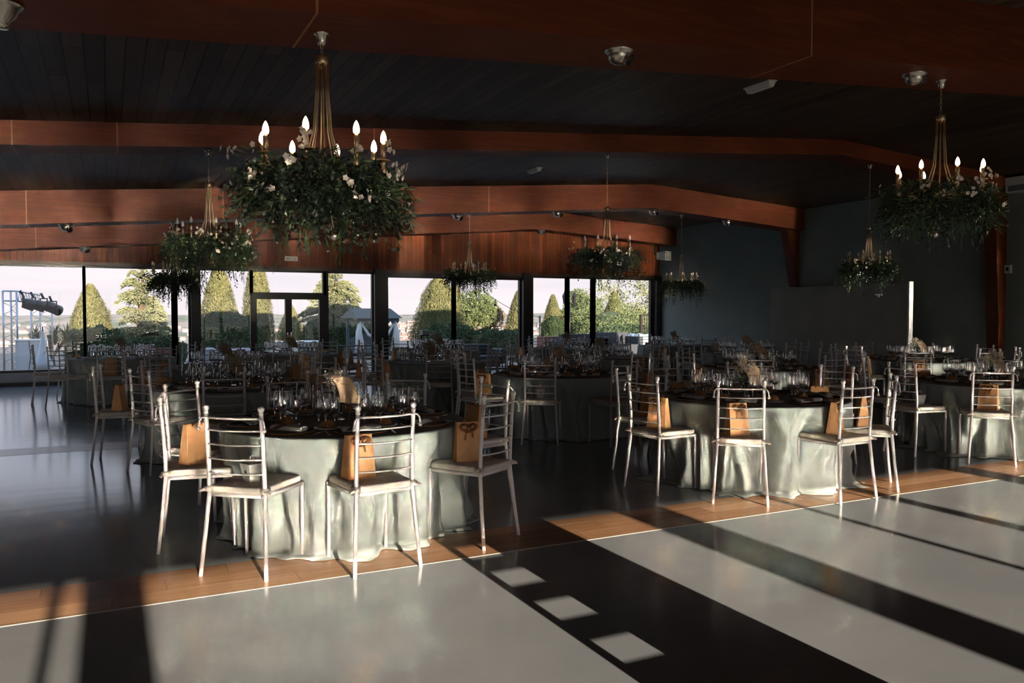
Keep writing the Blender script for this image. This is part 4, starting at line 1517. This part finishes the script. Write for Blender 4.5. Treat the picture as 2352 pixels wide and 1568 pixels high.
def cedar(x, y, h, rad, label, kind='ced', tiers=15, seed=0, z0=.3):
    rr = random.Random(seed); lf = MB(); co = MB(); tr = MB()
    tr.tube([(0, 0, 0), (0, 0, h * .5), (.1, 0, h)], [.22, .14, .02])
    for i in range(tiers):
        q = i / (tiers - 1)
        z = z0 + q * (h - z0)
        rl = rad * (1 - q) ** .75 + .25
        nb = 11 if q < .8 else 6
        for k in range(nb):
            a = rr.uniform(0, 2 * pi); l_ = rl * rr.uniform(.7, 1.05)
            rise = rr.uniform(.05, .35)
            pts = []
            for j in range(7):
                f_ = j / 6
                pts.append(Vector((l_ * f_ * cos(a), l_ * f_ * sin(a), z + rise * sin(f_ * pi * .8) - .30 * f_ * f_ * l_ * .5)))
            tr.tube(pts, [.05, .04, .03, .025, .02, .012, .006], 4)
            for j in range(int(260 * l_)):
                f_ = rr.uniform(.12, 1.0)
                i0 = min(5, int(f_ * 6)); p = pts[i0].lerp(pts[i0 + 1], f_ * 6 - i0)
                wv = .42 * (1.1 - f_) * l_ * .5 + .12
                p = p + Vector((-sin(a), cos(a), 0)) * rr.uniform(-wv, wv) + Vector((0, 0, rr.uniform(-.09, .04)))
                d_ = Vector((cos(a) + rr.uniform(-.7, .7), sin(a) + rr.uniform(-.7, .7), rr.uniform(-.7, .15)))
                lf.quad(p, d_, Vector((-sin(a) * .6 + rr.uniform(-.5, .5), cos(a) * .6, rr.choice((-1, 1)) * rr.uniform(.4, 1.4))), rr.uniform(.06, .14), rr.uniform(.025, .05))
    return tree_obj('cedar_tree', x, y, label, 'tree', lf, co, tr, ML[kind], 'garden trees beyond the terrace')


def blob(x, y, cz, rx, rz, label, kind='mid', n=3600, name='round_tree', cat='tree', seed=0, dens=1.0, trunk=True, leaf=.16, group='garden trees beyond the terrace', core=True):
    rr = random.Random(seed + int(x * 7)); lf = MB(); co = MB(); tr = MB()
    cl = []
    for i in range(26):
        a = rr.uniform(0, 6.28); u = rr.uniform(-1, 1); s_ = sqrt(1 - u * u)
        cl.append((Vector((s_ * cos(a) * rx * .68, s_ * sin(a) * rx * .68, u * rz * .68)), rr.uniform(.28, .46)))
    for i in range(int(n * dens * 2.4)):
        c, q = rr.choice(cl)
        a = rr.uniform(0, 6.28); u = rr.uniform(-1, 1); s_ = sqrt(1 - u * u)
        nrm = Vector((s_ * cos(a), s_ * sin(a), u))
        p = c + Vector((nrm.x * rx * q, nrm.y * rx * q, nrm.z * rz * q)) * rr.uniform(.75, 1.05) + Vector((0, 0, cz))
        if p.z < .12: p.z = .12 + rr.random() * .1
        d_ = nrm + Vector((rr.uniform(-1, 1), rr.uniform(-1, 1), rr.uniform(-.8, .8)))
        lf.quad(p, d_, Vector((rr.uniform(-1, 1), rr.uniform(-1, 1), rr.uniform(-1, 1))), rr.uniform(.4, .8) * leaf, rr.uniform(.3, .55) * leaf)
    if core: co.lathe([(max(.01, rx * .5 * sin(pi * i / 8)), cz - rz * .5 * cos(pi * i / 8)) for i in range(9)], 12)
    if trunk: tr.tube([(0, 0, 0), (.05, 0, cz * .5), (0, 0, cz)], [.14, .11, .06])
    return tree_obj(name, x, y, label, cat, lf, co, tr, ML[kind], group)


def top(px, py, Y): return atY(px, py, Y)


def T1_(px, py, hw, Y):
    x, z = atY(px, py, Y); x2, _ = atY(px + hw, py, Y)
    return x, z + .12, abs(x2 - x)


x, h, r_ = T1_(207, 652, 58, 34.5); thuja(x, 34.5, h, r_ * 1.15, 'broad conical thuja left of the cedar, seen through the left windows', n=6500, pw=.7, seed=1)
x, h, r_ = T1_(322, 618, 62, 32.5); cedar(x, 32.5, h, r_ * 1.15, 'layered pale green cedar in the second window from the left', seed=2, tiers=10)
x, h, r_ = T1_(502, 612, 50, 31.5); thuja(x, 31.5, h, r_ * 1.15, 'tall thuja in the window left of the double doors', n=6000, pw=.58, seed=3)
x, h, r_ = T1_(590, 600, 36, 32.5); thuja(x, 32.5, h, r_ * 1.1, 'columnar thuja behind the left edge of the double doors', n=5200, pw=.42, seed=4)
x, h, r_ = T1_(668, 700, 34, 43.5); thuja(x, 43.5, h, r_ * 1.1, 'small distant cone-shaped thuja seen through the door glass', n=2600, pw=.8, seed=5)
x, h, r_ = T1_(768, 622, 62, 32); cedar(x, 32, h, r_ * 1.25, 'sparse dark-branched cedar above the double doors', tiers=9, seed=6, z0=1.0)
x, h, r_ = T1_(770, 648, 36, 34.5); thuja(x, 34.5, h, r_ * 1.3, 'yellowish thuja inside the sparse cedar beside the doors', n=5200, pw=.65, seed=7)
x, h, r_ = T1_(812, 680, 22, 36); thuja(x, 36, h, r_ * 1.2, 'short thuja behind the garden canopy bed', n=2400, pw=.6, seed=17)
x, h, r_ = T1_(1008, 634, 56, 33); thuja(x, 33, h, r_ * 1.2, 'big yellow-green thuja left of the middle window post', n=7500, pw=.58, seed=8)
x, h, r_ = T1_(1045, 655, 44, 36.5); thuja(x, 36.5, h, r_ * 1.1, 'thuja half hidden by the middle window post', n=5200, pw=.7, seed=9)
x, z = top(1088, 705, 36); blob(x, 36, z, 1.1, 1.1, 'bright loose-leaved green tree right of the middle window post', seed=10)
x, z = top(1122, 725, 37); blob(x, 37, z, .9, .8, 'reddish plum bush behind the dark hedge', 'red', seed=11, n=2600)
x, h, r_ = T1_(1190, 668, 24, 34); thuja(x, 34, h, r_ * 1.35, 'narrow thuja cut by the pillar right of the middle windows', n=4200, pw=.7, seed=12)
x, h, r_ = T1_(1270, 676, 22, 34.5); thuja(x, 34.5, h, r_ * 1.3, 'small cone thuja above the clipped round hedge', n=3200, pw=.75, seed=13)
x, h, r_ = T1_(1272, 726, 26, 30); thuja(x, 30, h, r_, 'clipped cylindrical dark hedge shrub in the right windows', 'dark', n=4600, seed=14, col=True)
x, z = top(1333, 714, 35.5); blob(x, 35.5, z, 1.15, 1.15, 'round-headed deciduous tree between two window posts at right', seed=15, n=4600)
x, h, r_ = T1_(1411, 668, 20, 34.5); thuja(x, 34.5, h, r_ * 1.5, 'pointed yellow thuja in the last window', n=3800, pw=.7, seed=16)
x, z = top(1462, 690, 42); blob(x, 42, z, 3.0, 2.6, 'large airy tree filling the last window', 'ced', seed=18, n=5200, leaf=.24, core=False)
x, z = top(1400, 740, 32); blob(x, 32, z, 1.8, 1.3, 'low spreading olive bush under the airy tree', 'mid', n=3000, seed=19)
x, z = top(1310, 735, 39); blob(x, 39, z, 1.3, .9, 'rounded olive bush behind the right window post', 'ced', n=2400, seed=29)
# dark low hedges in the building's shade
for (px0, px1, py, Y, lab, sd_) in ((150, 285, 772, 28, 'dark rounded hedge under the left thuja', 1), (270, 425, 800, 25, 'low dark hedge under the cedar', 2), (455, 600, 735, 28, 'tall dark hedge mass left of the double doors', 3),
                                    (700, 800, 745, 28, 'dark hedge behind the double doors right leaf', 4), (975, 1090, 760, 27.5, 'dark rounded hedge under the big thuja', 5), (1080, 1200, 775, 27, 'long dark hedge in the middle window', 6), (1370, 1500, 760, 27, 'dark hedge behind the right sofa', 7), (800, 905, 762, 29, 'dark hedge behind the garden canopy bed', 8)):
    xa, z = atY(px0, py, Y); xb, _ = atY(px1, py, Y)
    t = empty('garden_hedge', ((xa + xb) / 2, Y, -.12), 0, lab, 'hedge', 'dark hedges along the terrace')
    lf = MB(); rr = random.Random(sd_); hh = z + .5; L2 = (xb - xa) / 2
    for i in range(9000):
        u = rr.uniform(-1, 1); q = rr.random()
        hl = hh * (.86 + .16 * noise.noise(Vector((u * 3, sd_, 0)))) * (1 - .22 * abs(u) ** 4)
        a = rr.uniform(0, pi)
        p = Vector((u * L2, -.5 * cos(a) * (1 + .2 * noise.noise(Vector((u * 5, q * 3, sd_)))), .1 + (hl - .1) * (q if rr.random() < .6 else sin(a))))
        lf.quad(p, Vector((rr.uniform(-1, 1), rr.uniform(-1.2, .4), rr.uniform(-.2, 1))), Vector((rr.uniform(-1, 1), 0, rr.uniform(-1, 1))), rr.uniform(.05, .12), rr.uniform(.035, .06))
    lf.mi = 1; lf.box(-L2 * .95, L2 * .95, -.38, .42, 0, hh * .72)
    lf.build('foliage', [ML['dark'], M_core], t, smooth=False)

# feathery shrub at far left
x, z = top(112, 745, 27)
t = empty('yucca_shrub', (x, 27, -.1), 0, 'spiky dark shrub beside the white bar at the left', 'plant')
lf = MB(); rr = random.Random(5)
for i in range(420):
    a = rr.uniform(0, 6.28); e_ = rr.uniform(-.2, 1.2); l_ = rr.uniform(.4, .8)
    c = Vector((rr.choice((-.35, .15, .45)), 0, z - .35 + rr.uniform(-.2, .2)))
    lf.quad(c, Vector((cos(a) * cos(e_), sin(a) * cos(e_), sin(e_))), Vector((-sin(a), cos(a), 0)), l_ * .6, .035)
lf.build('blades', ML['dark'], t, smooth=False)
tr = MB(); tr.tube([(.1, 0, 0), (0, 0, z - .2)], .06); tr.tube([(.1, 0, .3), (.45, 0, z - .3)], .05); tr.build('trunk', M_trunk, t)

# lighting truss with moving heads, white bar, parasol
M_alu = mat('aluminium_truss', (.45, .50, .54), .35, metal=.8)
xa, zt_ = atY(6, 668, 24); xb, _ = atY(30, 668, 24)
t = empty('lighting_truss', (xa, 24, -.1), 0, 'aluminium truss towers with a cross rail at far left outside', 'truss')
ht = zt_ + .1
mb = MB()
for dx, dy in ((0, 0), (.30, 0), (.15, .26)):
    mb.tube([(dx, dy, 0), (dx, dy, ht)], .025, 6)
k = 0
z = 0
while z < ht - .3:
    mb.tube([(0, 0, z), (.3, 0, z + .15), (0, 0, z + .3)], .008, 4); mb.tube([(.3, 0, z), (.15, .26, z + .15), (.3, 0, z + .3)], .008, 4); z += .3
mb.build('tower', M_alu, t)
mb = MB()
for dx, dy in ((.44, 2.3), (.66, 2.3), (.95, 2.3)):
    mb.tube([(dx, dy, 0), (dx, dy, ht - .2)], .025, 6)
z = 0
while z < ht - .5:
    mb.tube([(.44, 2.3, z), (.66, 2.3, z + .15), (.44, 2.3, z + .3)], .008, 4); mb.tube([(.66, 2.3, z), (.95, 2.3, z + .15), (.66, 2.3, z + .3)], .008, 4); z += .3
mb.build('tower', M_alu, t)
mb = MB()
for dz in (0, -.25): mb.tube([(0, 0, ht + dz), (.3, .0, ht + dz), (.66, 2.3, ht + dz - .05)], .022, 6)
for i in range(8):
    f_ = i / 8
    mb.tube([(.3 + .36 * f_, 2.3 * f_, ht), (.3 + .36 * (f_ + .06), 2.3 * (f_ + .06), ht - .25), (.3 + .36 * (f_ + .125), 2.3 * (f_ + .125), ht)], .008, 4)
mb.build('cross_rail', M_alu, t)
for i, (dx, dy, dz) in enumerate(((.46, .2, -.3), (.66, .6, -.33), (.86, 1.0, -.35), (1.02, 1.3, -.42))):
    l_ = empty('stage_light', (xa + dx, 24 + dy, ht - .1 + dz), .3 * i, ['leftmost', 'second', 'third', 'rightmost'][i] + ' black stage light clamped on the truss rail', 'spotlight', 'stage lights on the truss')
    mb = MB(); mb.tube([(-.05, 0, .0), (.06, 0, -.02), (.22, 0, -.07)], [.12, .14, .15], 12); mb.build('head', M_black, l_)
    mb = MB(); mb.tube([(-.03, -.15, 0), (-.03, -.16, .18), (-.03, .16, .18), (-.03, .15, 0)], .02, 5); mb.tube([(-.03, 0, .18), (-.1, 0, .32)], .03, 6); mb.build('yoke', M_black, l_)
xa, za = atY(35, 783, 23); xb, _ = atY(104, 783, 23)
t = empty('outdoor_bar', ((xa + xb) / 2, 23.3, -.1), 0, 'white cloth-covered bar counter at the far left outside', 'bar counter')
wv = (xb - xa) / 2
mb = MB(); mb.box(-wv, wv, -.3, .3, .02, za + .1); mb.build('cloth_front', mat('bluish_white_cloth', (.60, .64, .66), .8), t, smooth=False)
mb = MB(); mb.box(-wv - .02, wv + .02, -.32, .32, za + .1, za + .13); mb.build('counter_top', M_white, t, smooth=False)
mb = MB(); mb.tube([(-wv * .1, -.305, za + .1), (-.0, -.31, za * .6), (-.05, -.306, .1)], .008, 4); mb.build('cable', M_black, t)
x, z = atY(98, 760, 22.4)
t = empty('closed_parasol', (x, 22.4, -.1), 0, 'closed pale blue parasol beside the white bar', 'parasol')
mb = MB(); mb.lathe([(.02, z + .1), (.05, z - .1), (.12, z - .5), (.20, .35), (.22, .2), (.02, .15)], 14); mb.build('canopy', mat('pale_blue_canvas', (.48, .55, .60), .8), t)
mb = MB(); mb.tube([(0, 0, 0), (0, 0, z + .2)], .02, 6); mb.build('pole', M_frame, t)

# canopy bed with drapes
xa, zt_ = atY(803, 708, 26); xb, _ = atY(898, 708, 26); x0 = (xa + xb) / 2; wv = (xb - xa) / 2; zt_ += .1
M_bed = mat('grey_blue_painted_wood', (.11, .145, .165), .6); M_drape = mat('sheer_white_drape', (.66, .68, .68), .9)
t = empty('canopy_bed', (x0, 26, -.1), 0, 'grey-blue garden canopy bed with a pitched roof and white drapes', 'canopy')
mb = MB()
for sx in (-1, 1):
    for sy in (-.7, .7): mb.box(sx * wv * .82 - .05, sx * wv * .82 + .05, sy - .05, sy + .05, 0, zt_ - .3)
mb.build('post_frame', M_bed, t, smooth=False)
mb = MB(); mb.hexa([(-wv * 1.1, -1.0, zt_ - .32), (wv * 1.1, -1.0, zt_ - .32), (wv * 1.1, 1.0, zt_ - .32), (-wv * 1.1, 1.0, zt_ - .32)], [(-wv * .95, -.05, zt_), (wv * .95, -.05, zt_), (wv * .95, .05, zt_), (-wv * .95, .05, zt_)])
mb.build('roof', mat('grey_green_roof', (.055, .07, .065), .7), t, smooth=False)
mb = MB()
ns = 14
for i in range(ns):
    u0 = -wv + 2 * wv * i / ns; u1 = u0 + 2 * wv / ns
    mb.add([(u0, -.85, zt_ - .3), (u1, -.85, zt_ - .3), (u1, -.85, zt_ - .42), ((u0 + u1) / 2, -.85, zt_ - .50), (u0, -.85, zt_ - .42)], [(0, 4, 3, 2, 1)])
mb.build('scalloped_valance', M_bed, t, smooth=False)
for sx in (-1, 1):
    mb = MB(); x1 = sx * wv * .82
    mb.tube([(x1, -.8, zt_ - .4), (x1 + sx * .05, -.8, zt_ * .55), (x1, -.8, .3)], [.05, .10, .17], 9)
    mb.build('drape', M_drape, t)
mb = MB(); mb.tube([(-wv * .8, -.8, zt_ - .45), (-wv * .45, -.82, zt_ - .85), (0, -.84, zt_ - 1.0), (wv * .45, -.82, zt_ - .85), (wv * .8, -.8, zt_ - .45)], [.03, .05, .06, .05, .03], 8); mb.build('swag', M_drape, t)
mb = MB()
n = 14
for i in range(n):
    u0 = -wv * .8 + 1.6 * wv * i / n; u1 = u0 + 1.6 * wv / n
    zz = lambda u: .55 + .28 * cos(u / wv * pi / 2)
    mb.hexa([(u0, .6, .1), (u1, .6, .1), (u1, .66, .1), (u0, .66, .1)], [(u0, .6, zz(u0)), (u1, .6, zz(u1)), (u1, .66, zz(u1)), (u0, .66, zz(u0))])
mb.box(-wv * .8, wv * .8, -.7, .6, .2, .4)
mb.build('bed_base', M_bed, t, smooth=False)

# dark sofas, brown planter, covered furniture under the right windows, garden wall, railing
def sofa(px0, px1, py, Y, label, m_, hh=None):
    xa, z = atY(px0, py, Y); xb, _ = atY(px1, py, Y)
    t = empty('outdoor_sofa', ((xa + xb) / 2, Y, -.05), 0, label, 'sofa', 'outdoor sofas on the terrace')
    w2 = (xb - xa) / 2; z += .05
    mb = MB(); mb.box(-w2, w2, .25, .45, .1, z); mb.build('backrest', m_, t, smooth=False)
    mb = MB(); mb.box(-w2, w2, -.45, .25, .1, max(.3, z - .35)); mb.build('seat', m_, t, smooth=False)
    for sx in (-1, 1):
        mb = MB(); mb.box(sx * w2 - .09, sx * w2 + .09, -.45, .45, .1, z - .12); mb.build('armrest', m_, t, smooth=False)
        mb = MB(); mb.box(sx * (w2 - .1) - .03, sx * (w2 - .1) + .03, -.4, -.34, 0, .1); mb.build('foot', M_black, t, smooth=False)


M_sofa = mat('dark_rattan', (.035, .045, .055), .6)
sofa(1300, 1372, 768, 20.6, 'dark rattan sofa behind the right window post', M_sofa)
sofa(1376, 1452, 764, 20.6, 'dark rattan sofa in the last window', M_sofa)
sofa(1075, 1140, 792, 20.6, 'dark outdoor sofa low in the middle window', M_sofa)
xa, z = atY(1244, 773, 21.5); xb, _ = atY(1290, 773, 21.5)
mb = MB(); mb.box(xa, xb, 21.3, 21.8, -.05, z); o = mb.build('planter_box', mat('terracotta_box', (.24, .09, .05), .8), smooth=False); tag(o, 'terracotta brown planter box outside the right windows', 'planter')
xa, z = atY(1458, 768, 20.4); xb, _ = atY(1497, 768, 20.4)
mb = MB(); rr = random.Random(3); vs = []; n = 12
for j in range(n + 1):
    for i in range(n + 1):
        u, v_ = i / n * 2 - 1, j / n * 2 - 1
        e_ = max(abs(u), abs(v_)); zz = (z + .05) * (1 - max(0, e_ - .7) * 3.3) + .06 * noise.noise(Vector((u * 4, v_ * 4, 1)))
        vs.append(((xa + xb) / 2 + u * (xb - xa) * .55, 20.6 + v_ * .5, max(-.05, zz - .05)))
mb.add(vs, [(j * (n + 1) + i, j * (n + 1) + i + 1, (j + 1) * (n + 1) + i + 1, (j + 1) * (n + 1) + i) for j in range(n) for i in range(n)])
o = mb.build('furniture_cover', mat('pale_blue_tarpaulin', (.42, .50, .56), .45)); tag(o, 'crumpled pale blue cover over furniture in the corner of the last window', 'cover')
xa, z = atY(275, 800, 23.5); xb, _ = atY(400, 800, 23.5)
mb = MB(); mb.box(xa, xb, 23.4, 23.55, -.1, z); o = mb.build('garden_wall', mat('brown_hedge_wall', (.10, .045, .03), .9)); tag(o, 'low brown garden wall under the cedar', 'wall', kind='structure')
xa, z = atY(1470, 722, 26); xb, _ = atY(1530, 722, 26)
t = empty('deck_railing', (xa, 26, -.1), 0, 'dark railing of a raised deck at the right edge of the last window', 'railing')
mb = MB(); mb.box(0, xb - xa, -.03, .03, z + .04, z + .1); mb.build('top_rail', M_frame, t, smooth=False)
mb = MB(); mb.box(0, .08, -.04, .04, 0, z + .1); mb.box(1.0, 1.08, -.04, .04, 0, z + .1); mb.build('post', M_frame, t, smooth=False)
mb = MB()
for i in range(8): mb.box(.1 + i * .11, .12 + i * .11, -.01, .01, z - .7, z + .05)
mb.build('balusters', M_frame, t, smooth=False)
# terrace railing and round table outside the door
xa, _ = atY(455, 800, 21); xb, _ = atY(860, 800, 21)
t = empty('terrace_railing', (xa, 21, -.05), 0, 'thin dark terrace railing outside the double doors', 'railing')
mb = MB(); mb.tube([(0, 0, .62), (xb - xa, 0, .62)], .02, 6); mb.tube([(0, 0, .1), (xb - xa, 0, .1)], .015, 6); mb.build('rails', M_frame, t)
mb = MB(); n = int((xb - xa) / .12)
for i in range(n): mb.box(i * .12, i * .12 + .012, -.006, .006, 0 if i % 8 == 0 else .1, .62)
mb.build('balusters', M_frame, t, smooth=False)
x, z = atY(707, 783, 22.2)
t = empty('terrace_table', (x, 22.2, -.05), 0, 'round pale terrace table seen through the right door leaf', 'table')
mb = MB(); mb.lathe([(.001, z + .02), (.5, z + .02), (.5, z + .05), (.001, z + .05)], 28); mb.build('table_top', M_white, t)
mb = MB(); mb.tube([(0, 0, 0), (0, 0, z + .03)], .04); mb.lathe([(.001, 0), (.25, 0), (.24, .03), (.001, .04)], 18); mb.build('pedestal', M_black, t)
for (px, py, lab) in ((470, 812, 'left low pale covered lounge outside the window left of the doors'), (552, 812, 'right low pale covered lounge outside the window left of the doors'), (350, 835, 'pale covered lounge behind the far left table')):
    x, z = atY(px, py, 20.4)
    mb = MB(); vs = []; n = 10
    for j in range(n + 1):
        for i in range(n + 1):
            u, v_ = i / n * 2 - 1, j / n * 2 - 1; e_ = max(abs(u), abs(v_))
            vs.append((x + u * .52, 20.5 + v_ * .4, max(-.05, (z + .05 + .12) * (1 - max(0, e_ - .55) * 2.2) + .04 * noise.noise(Vector((u * 3, v_ * 3, px))) - .05)))
    mb.add(vs, [(j * (n + 1) + i, j * (n + 1) + i + 1, (j + 1) * (n + 1) + i + 1, (j + 1) * (n + 1) + i) for j in range(n) for i in range(n)])
    o = mb.build('covered_lounge', mat('pale_canvas_cover', (.42, .42, .42), .8)); tag(o, lab, 'lounge', 'covered lounges on the terrace')
# garden street lamp and the string light cable
x, z = atY(1308, 668, 27)
t = empty('garden_lamp', (x, 27, -.1), 0, 'black two-headed garden lantern post behind the right window post', 'lamp')
mb = MB(); mb.tube([(0, 0, 0), (0, 0, z - .35)], [.06, .035], 8); mb.tube([(-.22, 0, z - .45), (0, 0, z - .35), (.22, 0, z - .45)], .02, 5); mb.build('post', M_black, t)
for sx in (-1, 1):
    mb = MB(); mb.lathe([(.05, z - .40), (.10, z - .12), (.11, z - .10), (.03, z + .03), (.01, z + .10)], 6, (sx * .22, 0, 0), cap0=True); mb.build('lantern', M_black, t, smooth=False)
(x1, z1), (x2, z2) = atY(1075, 640, 24), atY(1240, 728, 28)
t = empty('string_light', (x1, 24, z1), 0, 'thin sagging string light cable across the middle window sky', 'string light')
mb = MB(); pts = [(0 + (x2 - x1) * i / 12, 4 * i / 12, (z2 - z1) * i / 12 - .25 * sin(pi * i / 12)) for i in range(13)]
mb.tube(pts, .01, 4); mb.build('cable', M_black, t)
mb = MB(); q = pts[4]; mb.tube([q, (q[0], q[1], q[2] - .12)], .02, 5); mb.ball((q[0], q[1], q[2] - .18), .05, 8, 6); mb.build('lamp_bulb', M_black, t)
mb = MB(); mb.tube([(x2 - x1, 4, -.12 - z1), (x2 - x1, 4, z2 - z1 + .05)], .04, 8); mb.build('post', M_black, t)
